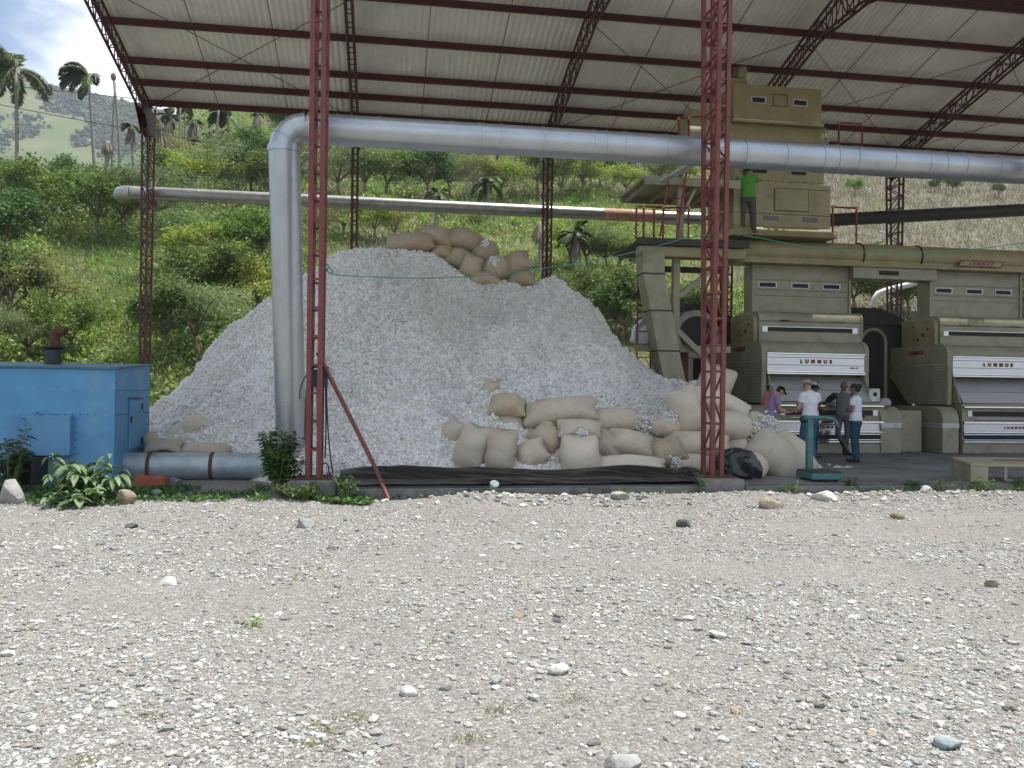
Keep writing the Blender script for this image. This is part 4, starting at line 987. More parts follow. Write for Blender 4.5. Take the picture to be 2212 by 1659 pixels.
def palm(xb, yb, xt, yt, Y, wpx, label, seed, live=0, dead=0, frond_px=70, wind=.5, cat='palm', cut=False, skirt_px=40):
    rg = np.random.default_rng(seed); b_ = atY(xb, yb, Y); t_ = atY(xt, yt, Y); gz_ = float(landz(b_[0], b_[1])); k = Y / F_PX
    if b_[2] > gz_ - .3: b_ = b_ + (b_ - t_) * max(0, (b_[2] - gz_ + .4) / max(t_[2] - b_[2], .5)) * np.array([.3, .3, 1])
    r = thing('palm_tree', label, cat, b_, 'palms on the hill')
    tb = MB(); bend = np.array([rg.normal() * .02 * (t_[2] - b_[2]), 0, 0]); pts = [b_ + (t_ - b_) * s + bend * math.sin(s * math.pi) for s in np.linspace(0, 1, 9)]
    w = wpx * k / 2; tb.tube(pts, [w * 1.35] + [w * (1.1 - .3 * s) for s in np.linspace(0, 1, 8)], 8); tb.build('trunk', BARKP, r, smooth=True)
    if live:
        rc, V, Fq, cc = fronds(rg, live, frond_px * k, PALMC, -.15, 1.25, wind, t_, leafl=frond_px * k * .30, w=.13 * Y / 60)
        fastmesh('fronds', V, Fq, LEAFM, r, col=cc, off=OFF[r.name]); rc.build('frond_stem', mat_stem, r)
    if dead:
        top = t_ - (0, 0, .15); n = dead * 26; az = rg.uniform(0, 6.28, n); D = unit(np.stack([np.cos(az) * .28 - .05, np.sin(az) * .28, -np.ones(n)], 1)); L = skirt_px * k * rg.uniform(.5, 1.05, n)
        P = top + np.stack([np.cos(az), np.sin(az), np.zeros(n)], 1) * w * rg.uniform(.8, 2.0, (n, 1)) + np.array([0, 0, 1]) * (-rg.random((n, 1)) * skirt_px * k * .35)
        V, Fq, cc = leaves(P, L, np.full(n, .09 * Y / 70), D, unit(np.stack([np.cos(az), np.sin(az), np.full(n, .2)], 1)), np.array(DEADC)[rg.integers(0, 3, n)] * rg.uniform(.7, 1.2, (n, 1)))
        fastmesh('dead_skirt', V, Fq, LEAFD, r, col=cc, off=OFF[r.name])
    if cut: MB().ell(t_ + (0, 0, .1), (w * 1.9, w * 1.9, w * 3.0), 9, 6).build('dead_head', BARK, r, smooth=True)
    return r
mat_stem = mat('frond_rib', (0.20, 0.21, 0.08), .6)
palm(36, 300, 34, 152, 70, 8, 'largest windblown coconut palm, cut by the left picture edge', 1, live=19, frond_px=92, wind=.42)
palm(207, 320, 192, 166, 72, 7, 'windblown coconut palm with a curved trunk, second from the left', 2, live=17, frond_px=66, wind=.75)
palm(244, 312, 245, 168, 74, 6, 'headless tall palm trunk with a dried grey tuft on top', 3, cut=True)
palm(247, 312, 249, 178, 75.5, 5, 'slimmer bare palm trunk close beside the tufted headless trunk', 4)
palm(233, 335, 233, 304, 70, 10, 'short dark palm stump below the two bare trunks', 5, dead=6, skirt_px=26)
palm(283, 320, 283, 274, 82, 6, 'small palm with a drooping dead skirt left of the left rear column', 6, live=9, dead=7, frond_px=26, skirt_px=34, wind=.2)
palm(350, 345, 345, 262, 78, 8, 'shaggy palm right behind the left rear column', 7, live=9, dead=12, frond_px=40, skirt_px=72, wind=.2)
palm(374, 372, 373, 226, 76, 6, 'slender palm trunk rising under the roof, first right of the left rear column', 8, live=8, frond_px=40, wind=.4)
palm(393, 408, 390, 222, 74, 5, 'longest bare slender palm trunk rising under the roof', 9)
palm(407, 370, 401, 224, 80, 5, 'thin palm trunk just right of the longest bare one', 10, live=8, frond_px=34, wind=.4)
palm(365, 300, 365, 256, 95, 6, 'skirted palm between the first slender trunks', 11, live=9, dead=8, frond_px=30, skirt_px=36, wind=.2)
palm(417, 300, 417, 262, 98, 6, 'skirted palm on the brown hill right of the slender trunks', 12, live=9, dead=8, frond_px=26, skirt_px=34, wind=.2)
palm(419, 345, 419, 310, 88, 6, 'low skirted palm halfway down the brown hill', 13, live=9, dead=8, frond_px=22, skirt_px=30, wind=.3)
palm(453, 360, 473, 232, 80, 6, 'palm with a leaning bare trunk among the skirted palms', 14)
palm(457, 340, 456, 290, 86, 6, 'skirted palm just left of the leaning trunk', 15, live=9, dead=8, frond_px=26, skirt_px=30, wind=.3)
palm(500, 358, 492, 256, 84, 6, 'palm with a full windblown green crown near the middle of the hill', 16, live=15, frond_px=48, wind=.6)
palm(483, 325, 484, 284, 92, 6, 'skirted palm directly under the full green palm crown', 17, live=7, dead=8, frond_px=22, skirt_px=28, wind=.2)
palm(471, 345, 471, 310, 86, 6, 'shaggy short palm below the leaning trunk', 18, live=8, dead=8, frond_px=22, skirt_px=30, wind=.3)
palm(556, 270, 556, 246, 110, 6, 'skirted palm high under the roof, left of the duct elbow', 19, live=6, dead=8, frond_px=18, skirt_px=30, wind=.2)
palm(1245, 560, 1243, 512, 50, 8, 'small palm with grey drooping fronds right of the third rear column', 20, live=13, dead=9, frond_px=52, skirt_px=40, wind=.1)
palm(1055, 415, 1055, 398, 66, 8, 'young palm fanning out above the rear pipe', 21, live=12, frond_px=48, wind=.2)
palm(945, 440, 945, 420, 62, 8, 'young palm half hidden by the rear pipe over the heap', 22, live=10, frond_px=36, wind=.2)
palm(1165, 520, 1165, 478, 52, 8, 'dead grey palm leaning by the third rear column', 23, dead=10, skirt_px=40)

# ------------------------------------------------------------------ air over the valley
hz_ = bpy.data.materials.new('haze_air'); hz_.use_nodes = True; nt = hz_.node_tree; nt.nodes.clear()
ho_ = nt.nodes.new('ShaderNodeOutputMaterial'); pv = nt.nodes.new('ShaderNodeVolumePrincipled'); pv.inputs['Density'].default_value = HAZE_D; pv.inputs['Color'].default_value = (.80, .88, 1.0, 1)
nt.links.new(pv.outputs['Volume'], ho_.inputs['Volume'])
hm_ = MB().lb(-1262, 1262, -1262, 1192, -60, 375); ho2 = hm_.build('haze', hz_, origin=(0, 0, -60)); tag(ho2, kind='stuff')
# ================================================================== lettering
def lettering(name, s, parent, m, size, pos, xdir, updir, spacing=1.0, off=None, depth=0.006, bold=0.0):
    cu = bpy.data.curves.new(name, 'FONT'); cu.body = s; cu.size = size; cu.space_character = spacing; cu.extrude = depth; cu.offset = bold
    cu.align_x = 'CENTER'; cu.align_y = 'CENTER'
    t = bpy.data.objects.new(name, cu); C.objects.link(t)
    dg = bpy.context.evaluated_depsgraph_get(); me = bpy.data.meshes.new_from_object(t.evaluated_get(dg)); bpy.data.objects.remove(t)
    X_ = norm(xdir); U_ = norm(updir); Nn = np.cross(X_, U_)
    for v in me.vertices:
        c = v.co; q = np.asarray(pos, float) + X_ * c.x + U_ * c.y + Nn * c.z
        v.co = tuple(q - (off if off is not None else 0))
    o = bpy.data.objects.new(name, me); C.objects.link(o); me.materials.clear(); me.materials.append(m); o.parent = parent; OFF[o.name] = off if off is not None else np.zeros(3)
    return o
LW = 'LUMMUS'
# ================================================================== gin stand, in local axes: x along the shed, y into it
def rounded(y0, y1, z0, z1, r, n=7):
    """(y,z) outline with the upper front corner rounded"""
    pts = [(y0, z0)]
    for k in range(n + 1):
        a = math.pi - (math.pi / 2) * k / n; pts.append((y0 + r + r * math.cos(a), z1 - r + r * math.sin(a)))
    return pts + [(y1, z1), (y1, z0)]
def gin_stand(label):
    R = thing('gin_stand', label, 'cotton gin', (0, 0, 0), 'cotton gin stands in a line')
    def P(name, mb, m, par=R, **k): return mb.build(name, m, par, local=True, **k)
    # lower front
    P('base', MB().lb(.19, 3.03, .03, 1.9, 0, 1.25), BEIGE2, bev=.012)
    P('kick_panel', MB().lb(.20, 3.02, 0.0, .028, 0.01, .25), BEIGE2, bev=.006)
    for z, h, d in ((.285, .05, .035), (.34, .03, .02), (.475, .035, .03), (.53, .045, .04), (.775, .055, .045), (1.165, .05, .05)):
        P('chrome_strip', MB().lb(.2, 3.02, -d, .028, z - h / 2, z + h / 2), CHROME, bev=.012)
    P('grille', MB().lb(.24, 2.98, .012, .028, .36, .452), DARK)
    g = MB()
    for k in range(9): g.lb(.3 + k * .33, .312 + k * .33, .0, .011, .36, .452)
    P('grille_bar', g, DKM)
    pn = P('name_panel', MB().lb(.22, 3.0, .005, .027, .555, .745), ALU)
    lettering('lettering', LW, pn, REDTXT, .085, (1.62, .0, .65), (1, 0, 0), (0, 0, 1), 2.0, bold=.004)
    w = P('window', MB().lb(.45, 2.75, .008, .027, .94, 1.06), DARK); P('window_frame', MB().lb(.33, .448, .004, .027, .93, 1.07).lb(2.752, 2.87, .004, .027, .93, 1.07), ALU, w)
    P('handle', MB().tube([(.55, -.03, .87), (1.9, -.03, .87)], .014, 8), CHROME, smooth=True, angle=40)
    P('emblem', MB().tube([(2.05, -.012, .865), (2.05, .02, .865)], .04, 16), REDTXT)
    # sloping feed tray
    t = MB(); t.loft([[(x, .08, 1.255), (x, .24, 1.52), (x, .24, 1.535), (x, .06, 1.27)] for x in (.24, 2.72)])
    P('tray', t, ALU)
    t = MB(); t.loft([[(x, .243, 1.54), (x, .50, 1.86), (x, .50, 1.875), (x, .232, 1.552)] for x in (.24, 2.72)])
    P('tray', t, ALU)
    P('recess', MB().lb(.14, 2.68, .62, 1.5, 1.25, 2.0), BEIGE, bev=.01)
    for x in (.16, 2.725):
        c = MB(); c.loft([[(xx, .06, 1.26), (xx, .36, 1.26), (xx, .66, 1.92), (xx, .34, 1.92)] for xx in (x, x + .03)]); P('cheek', c, BEIGE2)
    # upper hood with nameplate
    P('hood', MB().prism(rounded(.32, 2.7, 1.93, 2.75, .26), .10, 2.70), BEIGE2, smooth=True, angle=35)
    P('hood_side', MB().prism([(.30, 1.22)] + rounded(.30, 2.72, 1.9, 2.765, .27)[1:] + [(2.72, 2.0), (1.9, 1.22)], -.02, .095), BEIGE2)
    P('hood_side', MB().prism([(.30, 1.62)] + rounded(.30, 2.72, 1.9, 2.765, .27)[1:] + [(2.72, 2.0), (1.9, 1.3), (.62, 1.3)], 2.705, 2.815), BEIGE2)
    hs = [o for o in R.children if o.name.startswith('hood_side')][0]
    lv = MB()
    for k in range(14):
        z = 1.31 + k * .07; y1 = min(2.45, 1.75 + (z - 1.22) * .9)
        lv.loft([[(-.022, y, z), (-.045, y, z), (-.022, y, z + .045)] for y in (.42, y1)])
    P('louvre', lv, BEIGE2, hs)
    fl = MB()
    for k in range(14):
        z = 1.31 + k * .07; fl.lb(-.015, .09, .285, .298, z, z + .02)
    P('front_louvre', fl, BEIGE2, hs)
    lettering('side_lettering', LW, hs, REDTXT, .15, (-.024, 1.55, 2.58), (0, -1, 0), (0, 0, 1), 1.05, bold=.006)
    al = P('nameplate', MB().lb(.12, 2.69, .295, .318, 1.96, 2.44), ALU)
    lettering('lettering', LW, al, REDTXT, .125, (1.40, .288, 2.245), (1, 0, 0), (0, 0, 1), 2.1, bold=.007)
    sm = MB()
    for k, (a, b_) in enumerate(((0, .03), (.035, .06), (.066, .09), (.094, .115), (.15, .18), (.186, .215))): sm.lb(2.3 + a, 2.3 + b_, .288, .2945, 2.085, 2.115 + .008 * (k % 2))
    P('small_mark', sm, REDTXT, al)
    P('groove', MB().lb(.12, 2.69, .289, .2945, 2.335, 2.347).lb(.12, 2.69, .289, .2945, 2.15, 2.162), DKM, al)
    for z in (2.435, 1.995, 1.945): P('chrome_strip', MB().lb(.11, 2.70, .262, .294, z - .018, z + .018), CHROME, bev=.01)
    # feeder hood above
    P('feeder_hood', MB().prism(rounded(.8, 2.3, 2.70, 3.53, .2), .14, 2.93), BEIGE2, smooth=True, angle=35)
    sp = P('feeder_side', MB().prism(rounded(.86, 2.25, 2.77, 3.48, .22), .02, .135), BEIGE, bev=.01, smooth=True, angle=35)
    d = MB()
    for y, z, r in ((1.15, 3.2, .05), (1.35, 3.05, .06), (1.55, 2.95, .05), (1.75, 3.3, .04)): d.ell((.018, y, z), (.008, r, r * .9), 10, 6)
    P('dent', d, DKM, sp, smooth=True)
    P('feeder_trim', MB().prism([(y - .006, z) for y, z in rounded(.79, 1.5, 2.9, 3.545, .205)], 2.905, 2.95), BEIGE, smooth=True, angle=35)
    fw = P('feeder_window', MB().lb(.36, 2.66, .785, .80, 3.02, 3.12), DARK); P('feeder_window_frame', MB().lb(.22, .358, .78, .80, 3.00, 3.14).lb(2.662, 2.80, .78, .80, 3.00, 3.14).lb(.22, 2.80, .78, .80, 3.124, 3.14), ALU, fw)
    P('seam', MB().lb(.16, 2.9, .786, .80, 3.265, 3.28), DKM)
    for x in (.82, 2.3): P('latch', MB().prism([(.77, 3.29), (.80, 3.27), (.80, 3.31)], x - .14, x + .14), DKM)
    # panel cabinet up to the overhead duct
    P('cabinet', MB().lb(.2, 2.88, 1.31, 1.85, 3.5, 4.765), BEIGE2, bev=.01)
    P('corner_post', MB().lb(.17, .235, 1.27, 1.34, 3.5, 4.76), BEIGE2); P('corner_post', MB().lb(2.85, 2.91, 1.27, 1.34, 3.5, 4.76), BEIGE2)
    for z in (4.40, 4.13, 3.99): P('rail', MB().lb(.237, 2.848, 1.285, 1.308, z - .014, z + .014), BEIGE2, bev=.004)
    for x in (.6, 1.5, 2.37):
        s = P('vent', MB().lb(x - .22, x + .22, 1.30, 1.309, 4.2, 4.30), DARK); P('vent_frame', MB().lb(x - .255, x + .255, 1.296, 1.3085, 4.302, 4.325).lb(x - .255, x + .255, 1.296, 1.3085, 4.175, 4.198).lb(x - .255, x - .222, 1.296, 1.3085, 4.198, 4.302).lb(x + .222, x + .255, 1.296, 1.3085, 4.198, 4.302), GALVD, s)
    # end cabinets with rounded tops
    for x0, x1 in ((2.94, 3.48), (-.40, .05)):
        e = P('end_cabinet', MB().prism(rounded(-.04, 1.9, 0.01, 1.17, .34, 9), x0, x1), BEIGE2, smooth=True, angle=35, bev=.015)
        P('band', MB().lb(x0 - .004, x1 + .004, -.046, 1.0, .64, .76), GALVD, e)
    b_ = P('dial_box', MB().lb(2.70, 3.0, .1, .35, 1.27, 1.60), GALVD, bev=.015); P('dial', MB().tube([(2.86, .085, 1.46), (2.86, .099, 1.46)], .05, 18), DARK, b_)
    return R
g1 = gin_stand('nearer olive gin stand with red block letters, the one the group of men stands at')
base = B(10.14, 6.0, .19); g1.location = tuple(base); g1.rotation_euler = (0, 0, YAW)
dup(g1, B(15.14, 6.0, .19), YAW, 1, 'farther olive gin stand with red block letters, cut by the right picture edge')
for k in (2, 3): pass
bag = MB(); 
rgb = np.random.default_rng(6)
c0 = B(13.32, 6.2, 1.36)
bm = bmesh.new(); bmesh.ops.create_icosphere(bm, subdivisions=3, radius=1)
for vt in bm.verts:
    q = np.array(vt.co); r = 1 + .35 * float(vnoise(q[0] * 2.3 + 4, q[1] * 2.3 + q[2], 4)); vt.co = (q[0] * .17 * r, q[1] * .12 * r, max(q[2] * .14 * r, -.07) + .07)
me = bpy.data.meshes.new('bag'); bm.to_mesh(me); bm.free(); bo = bpy.data.objects.new('plastic_bag', me); C.objects.link(bo); bo.location = tuple(c0)
finish(bo, mat('grey_plastic', (.30, .32, .33), .4), None, True, angle=50); tag(bo, 'crumpled grey plastic bag on the rounded end cabinet of the nearer machine', 'bag')

# ------------------------------------------------------------------ overhead conveyor duct on the machines
cv = thing('conveyor_duct', 'long olive round-topped conveyor duct lying across the tops of both machines', 'duct', B(15, 7.2, 4.96))
def rowtube(u0, u1, v, z, r, n=24): return MB().tube([B(u0, v, z), B(u1, v, z)], r, n)
rowtube(9.62, 31, 7.3, 5.29, .30).build('trough', BEIGE, cv, smooth=True, angle=40)
MB().bx(9.75, 31, 6.97, 7.66, 4.955, 5.03).build('ledge', BEIGE, cv, bev=.008)
MB().bx(9.66, 31, 7.06, 7.55, 5.031, 5.2).build('trough_body', BEIGE, cv)
for u in (13.25, 14.9, 19.4, 22.4): rowtube(u - .02, u + .02, 7.3, 5.29, .325).build('flange', DKM, cv, smooth=True, angle=40)
hb = MB().bx(12.98, 15.35, 7.05, 7.6, 4.66, 4.953).build('link_box', BEIGE2, cv)
MB().bx(13.7, 14.25, 7.03, 7.049, 4.76, 4.87).build('slot', DARK, hb)
sg = MB(); x0, x1 = 15.9, 17.15; z0, z1 = 5.06, 5.20; v = 6.962
sn = MB().loft([[B(a, vv, b_) for a, b_ in ((x0, z0), (x1, z0), (x1 + .08, z1), (x0 + .1, z1))] for vv in (v, v + .02)]).build('name_sign', BEIGE, cv)
fr = MB()
for (a, b_, c, d) in ((x0, z0, x1, z0), (x1, z0, x1 + .08, z1), (x1 + .08, z1, x0 + .1, z1), (x0 + .1, z1, x0, z0)): fr.bar(B(a, v - .005, b_), B(c, v - .005, d), .012, .018)
fr.build('sign_border', REDTXT, sn); lettering('lettering', LW, sn, REDTXT, .12, B((x0 + x1) / 2 + .05, v - .004, (z0 + z1) / 2), EU + .0 * EZ, EZ + .5 * EU, 1.75, off=OFF[cv.name], bold=.004)

# ------------------------------------------------------------------ cleaner tower on the duct
tw = thing('cleaner_tower', 'tall olive cleaner tower of stacked boxes rising to the roof above the nearer machine', 'cleaner tower', B(10.9, 7.6, 5.56))
MB().bx(9.64, 12.03, 7.0, 8.7, 8.56, 9.47).build('top_box', BEIGE, tw, bev=.012)
tb_ = bpy.data.objects['top_box']
for x in (10.3, 11.43):
    s = MB().bx(x - .17, x + .17, 6.985, 6.999, 9.02, 9.14).build('vent', DARK, tb_); MB().bx(x - .205, x + .205, 6.98, 6.998, 9.142, 9.17).bx(x - .205, x + .205, 6.98, 6.998, 8.99, 9.018).bx(x - .205, x - .172, 6.98, 6.998, 9.018, 9.142).bx(x + .172, x + .205, 6.98, 6.998, 9.018, 9.142).build('vent_frame', GALVD, s)
    
MB().bx(10.69, 10.71, 6.98, 6.999, 8.95, 9.27).bx(11.07, 11.09, 6.98, 6.999, 8.95, 9.27).bx(10.71, 11.07, 6.98, 6.999, 8.95, 8.97).bx(10.71, 11.07, 6.98, 6.999, 9.25, 9.27).build('hatch', mat('rusty_olive', (.15, .11, .06), .7), tb_)
MB().bx(9.6, 12.07, 6.94, 8.7, 8.49, 8.557).build('ledge', BEIGE, tw, bev=.01)
MB().tube([B(9.36, 7.36, 8.16), B(12.2, 7.36, 8.16)], .43, 28).build('drum', BEIGE, tw, smooth=True, angle=40)
dr = bpy.data.objects['drum']
MB().tube([B(12.10, 7.36, 8.16), B(12.15, 7.36, 8.16)], .442, 28).build('drum_rim', BEIGE2, dr, smooth=True, angle=40)
MB().bx(8.5, 9.35, 7.0, 7.9, 8.0, 8.75).build('drive_cover', BEIGE, tw, bev=.03); MB().tube([B(8.42, 7.3, 8.1), B(8.9, 7.3, 8.1)], .40, 24).build('drive_drum', BEIGE2, tw, smooth=True, angle=40)
b2 = MB().bx(9.68, 12.12, 7.02, 8.6, 6.99, 7.8).build('middle_box', BEIGE, tw, bev=.012)
for x in (10.36, 11.42): MB().bx(x - .19, x + .19, 7.0, 7.019, 7.24, 7.36).build('vent', DARK, b2)
bl = MB()
for k in range(12): bl.ell(B(9.8 + k * .2, 7.015, 7.05), (.016, .016, .016), 6, 4)
bl.build('bolt', DKM, b2)
b3 = MB().bx(9.62, 12.24, 6.9, 8.6, 5.87, 6.985).build('lower_box', BEIGE, tw, bev=.012)
dd = MB().bx(10.72, 11.62, 6.88, 6.898, 6.28, 6.83).build('door', BEIGE, b3, bev=.006); 
MB().bx(10.70, 10.72, 6.887, 6.899, 6.26, 6.85).bx(11.622, 11.635, 6.887, 6.899, 6.26, 6.85).bx(10.72, 11.62, 6.887, 6.899, 6.262, 6.276).bx(10.72, 12.2, 6.887, 6.899, 6.835, 6.847).bx(9.64, 12.2, 6.887, 6.899, 6.18, 6.19).build('door_seam', DKM, b3)
for x in (10.62, 11.68): MB().bx(x - .2, x + .2, 6.885, 6.898, 6.02, 6.13).build('grille', mat('dull_grey_grille', (.13, .13, .12), .6), b3)
fl = MB(); fl.loft([[B(9.62, 6.9, 5.869), B(12.24, 6.9, 5.869), B(12.24, 8.6, 5.869), B(9.62, 8.6, 5.869)], [B(9.62, 6.84, 5.78), B(12.24, 6.84, 5.78), B(12.24, 8.6, 5.78), B(9.62, 8.6, 5.78)], [B(9.55, 6.72, 5.60), B(12.34, 6.72, 5.60), B(12.34, 8.6, 5.60), B(9.55, 8.6, 5.60)]]); fl.build('flared_base', BEIGE, tw)
mo = thing('motor', 'ribbed beige electric motor on top of the cleaner tower', 'motor', B(9.85, 7.3, 9.47))
m = MB(); m.tube([B(9.68, 7.3, 9.83), B(9.98, 7.3, 9.83)], .18, 20)
m.build('housing', BEIGE, mo, smooth=True, angle=40); m = MB()
for k in range(5): m.tube([B(9.60 + k * .05, 7.3, 9.83), B(9.62 + k * .05, 7.3, 9.83)], .195, 20)
m.build('fins', DKM, mo); MB().tube([B(9.985, 7.3, 9.83), B(10.04, 7.3, 9.83)], .20, 20).build('end_bell', BEIGE2, mo, smooth=True, angle=40)
MB().bx(9.62, 10.05, 7.12, 7.5, 9.475, 9.645).build('foot', BEIGE, mo)

# ------------------------------------------------------------------ railings
def railing(name, label, pts, h, bays, group='red pipe railings with yellow joints', knee=True):
    p0 = np.asarray(pts[0]); r = thing(name, label, 'railing', p0, group)
    tops = []
    for p in pts:
        p = np.asarray(p, float); MB().tube([p, p + EZ * h], .026, 8).build('post', REDB, r, smooth=True, angle=50); tops.append(p + EZ * h)
        MB().ell(p + EZ * h, (.045, .045, .045), 10, 6).build('joint', YEL, r, smooth=True)
    for a, b_ in zip(tops[:-1], tops[1:]): MB().tube([a, b_], .026, 8).build('top_rail', REDB, r, smooth=True, angle=50)
    return r
railing('railing', 'red railing with yellow elbows on the duct right of the man in green', [B(12.53, 7.3, 5.58), B(13.2, 7.3, 5.58)], .95, 1)
railing('railing', 'red railing with yellow elbows high beside the drum, right of the tower top', [B(12.86, 7.6, 8.02), B(13.53, 7.6, 8.02)], .84, 1)
railing('railing', 'red railing of short posts on the left end of the lower platform', [onv(1374, 515, 6.0), onv(1390, 515, 6.0), onv(1432, 515, 6.0)], .75, 2)
railing('railing', 'red railing on the lower platform just left of the right red column', [onv(1412, 515, 6.4), onv(1487, 514, 6.4), onv(1519, 513, 6.4)], .74, 2)
railing('railing', 'red railing stepping up at the upper platform by the drum', [onv(1466, 296, 6.5), onv(1488, 294, 6.5), onv(1520, 290, 6.5)], .45, 2)
MB().tube([onv(1586, 303, 6.62), onv(1700, 309, 6.62), onv(1818, 316, 6.62)], .035, 8).build('guard_rail', REDB, tw, smooth=True, angle=50)

# ------------------------------------------------------------------ platform, chute and ladder left of the tower
pf = thing('platform', 'beige two-deck steel platform on posts left of the cleaner tower', 'platform', B(8, 7, .19))
MB().bx(6.83, 9.6, 5.95, 8.1, 5.14, 5.20).build('deck', DKM, pf); MB().bx(6.80, 9.6, 5.9, 5.948, 5.10, 5.26).build('deck_edge', DKM, pf)
MB().bx(7.15, 9.6, 6.5, 8.6, 6.80, 6.85).build('deck', BEIGE2, pf)
for u in (7.3, 7.9, 8.5, 9.1): MB().bx(u, u + .06, 6.5, 8.6, 6.68, 6.798).build('joist', BEIGE2, pf)
for v in (6.5, 8.5): MB().bx(7.15, 9.6, v - .049, v, 6.66, 6.86).build('edge_beam', BEIGE2, pf)
MB().bx(6.9, 9.55, 6.0, 6.3, 4.85, 5.09).build('main_beam', BEIGE, pf, bev=.01)
MB().bx(7.4, 9.55, 7.5, 7.62, 4.72, 4.86).build('cross_beam', DKM, pf)
MB().bx(7.86, 8.02, 6.32, 6.48, .19, 5.135).build('post', BEIGE2, pf); MB().bx(8.06, 8.2, 6.6, 6.74, 5.205, 6.66).build('post', BEIGE2, pf); MB().bx(7.86, 8.02, 7.9, 8.04, .19, 5.135).build('post', BEIGE2, pf)
MB().bar(B(8.02, 6.4, 3.95), B(9.1, 6.4, 4.84), .11, .11).build('brace', BEIGE2, pf); MB().bar(B(7.86, 7.56, 4.75), B(7.2, 7.56, 4.0), .09, .09).build('brace', DKM, pf)
MB().bar(B(7.95, 6.36, 3.15), B(9.3, 6.36, 1.9), .13, .13).build('brace', BEIGE2, pf); MB().bar(B(8.13, 6.62, 5.9), B(8.5, 6.62, 6.65), .07, .07).build('brace', BEIGE2, pf)
MB().bx(7.0, 9.4, 6.5, 6.62, 2.62, 2.78).build('tie_beam', BEIGE2, pf)
ch = thing('chute', 'square beige sheet-metal chute stepping down to the heap left of the machines', 'chute', B(7.4, 5.9, .6))
cp = [(1405, 548), (1405, 594), (1421, 673), (1436, 759), (1456, 850)]
for (a, b_) in zip(cp[:-1], cp[1:]):
    p, q = onv(*a, 6.1), onv(*b_, 6.1); s = MB(); s.loft([[p + EU * i * .26 + EV * j * .26 for i, j in ((-1, -1), (1, -1), (1, 1), (-1, 1))], [q + EU * i * .26 + EV * j * .26 for i, j in ((-1, -1), (1, -1), (1, 1), (-1, 1))]]); s.build('chute_section', BEIGE2, ch)
for c in cp[1:-1]:
    p = onv(*c, 6.1); MB().box(p, (.56, .56, .03), (EU, EV, EZ)).build('flange', DKM, ch)
def ladder(p, q, wdir, w, label, m=REDB):
    p = np.asarray(p, float); q = np.asarray(q, float); r = thing('ladder', label, 'ladder', p, 'red steel ladders'); L = np.linalg.norm(q - p)
    for s in (-1, 1): MB().bar(p + wdir * s * w / 2, q + wdir * s * w / 2, .038, .045, EV).build('stile', m, r)
    n = int(L / .31)
    for k in range(1, n): MB().tube([p + (q - p) * k / n - wdir * (w / 2 - .02), p + (q - p) * k / n + wdir * (w / 2 - .02)], .014, 6).build('rung', m, r)
    return r
ladder(onv(1390, 800, 7.6), onv(1394, 520, 7.6), EU, .36, 'red ladder standing behind the beige chute at the edge of the heap')
ladder(onv(1444, 512, 6.3), onv(1464, 372, 6.3), EU, .42, 'red ladder between the lower and the upper platform')
fn = thing('fan', 'big grey round fan housing with a white elbow behind the nearer machine', 'fan', B(8.8, 8, .19))
MB().tube([B(8.95, 7.6, 3.15), B(8.95, 8.5, 3.15)], .62, 30).build('housing', BEIGE2, fn, smooth=True, angle=40); MB().tube([B(8.95, 7.585, 3.15), B(8.95, 7.598, 3.15)], .46, 30).build('inlet', DARK, fn)
MB().tube([B(7.55, 8.0, 2.9), B(7.62, 8.0, 3.2), B(7.85, 8.0, 3.42), B(8.2, 8.0, 3.5), B(8.5, 8.0, 3.5)], .27, 20).build('elbow', GALV, fn, smooth=True, angle=50)
MB().bx(8.55, 8.9, 7.7, 8.4, .19, 2.6).build('stand', BEIGE2, fn); MB().bx(8.4, 8.7, 7.8, 8.1, 3.75, 4.05).build('motor', DKM, fn)
pn = thing('notice_board', 'upright red notice board with rows of small dark text beside the chute', 'sign', onv(1478, 829, 6.9))
MB().loft([[onv(x, y, v) for x, y in ((1470, 829), (1487, 829), (1487, 757), (1470, 757))] for v in (6.9, 6.95)]).build('board', mat('dull_red_board', (.16, .018, .018), .6), pn)
tl = MB(); rr_ = random.Random(2)
for k in range(11): y = 763 + k * 5.4; tl.bar(onv(1472, y, 6.893), onv(1472 + rr_.uniform(8, 13), y, 6.893), .008, .022, EZ)
tl.build('text_rows', mat('dark_text', (.05, .012, .012), .7), pn)
# dark housings behind and between the machines
def dark_house(u0, u1, v, label):
    r = thing('gin_housing', label, 'machine housing', B((u0 + u1) / 2, v + 1, .19), 'dark housings behind the machines')
    um = (u0 + u1) / 2
    MB().bx(u0, u1, v, v + 1.6, .19, 3.62).build('casing', DKM, r)
    h = MB(); h.loft([[B(u0 - .08, v - .08, 3.62), B(u1 + .08, v - .08, 3.62), B(u1 + .08, v + 1.7, 3.62), B(u0 - .08, v + 1.7, 3.62)], [B(um - .5, v + .6, 4.15), B(um + .4, v + .6, 4.15), B(um + .4, v + 1.0, 4.15), B(um - .5, v + 1.0, 4.15)]]); h.build('hipped_lid', DKM, r)
    a0, a1 = u0 + .45, u0 + 1.2; zc = 3.1
    pts = [B(a0, v - .03, .25), B(a0, v - .03, zc)] + [B((a0 + a1) / 2 - (a1 - a0) / 2 * math.cos(t), v - .03, zc + .38 * math.sin(t)) for t in np.linspace(.2, math.pi - .2, 9)] + [B(a1, v - .03, zc), B(a1, v - .03, .25)]
    MB().loft([[p for p in pts], [p + EV * .025 for p in pts]]).build('opening', DARK, r)
    MB().tube(pts[2:], .05, 8).build('arch_rim', BEIGE2, r, smooth=True)
dark_house(13.75, 15.8, 8.7, 'dark hooded housing in the gap between the two machines'); dark_house(8.95, 10.6, 9.0, 'dark hooded housing behind the left end of the nearer machine')
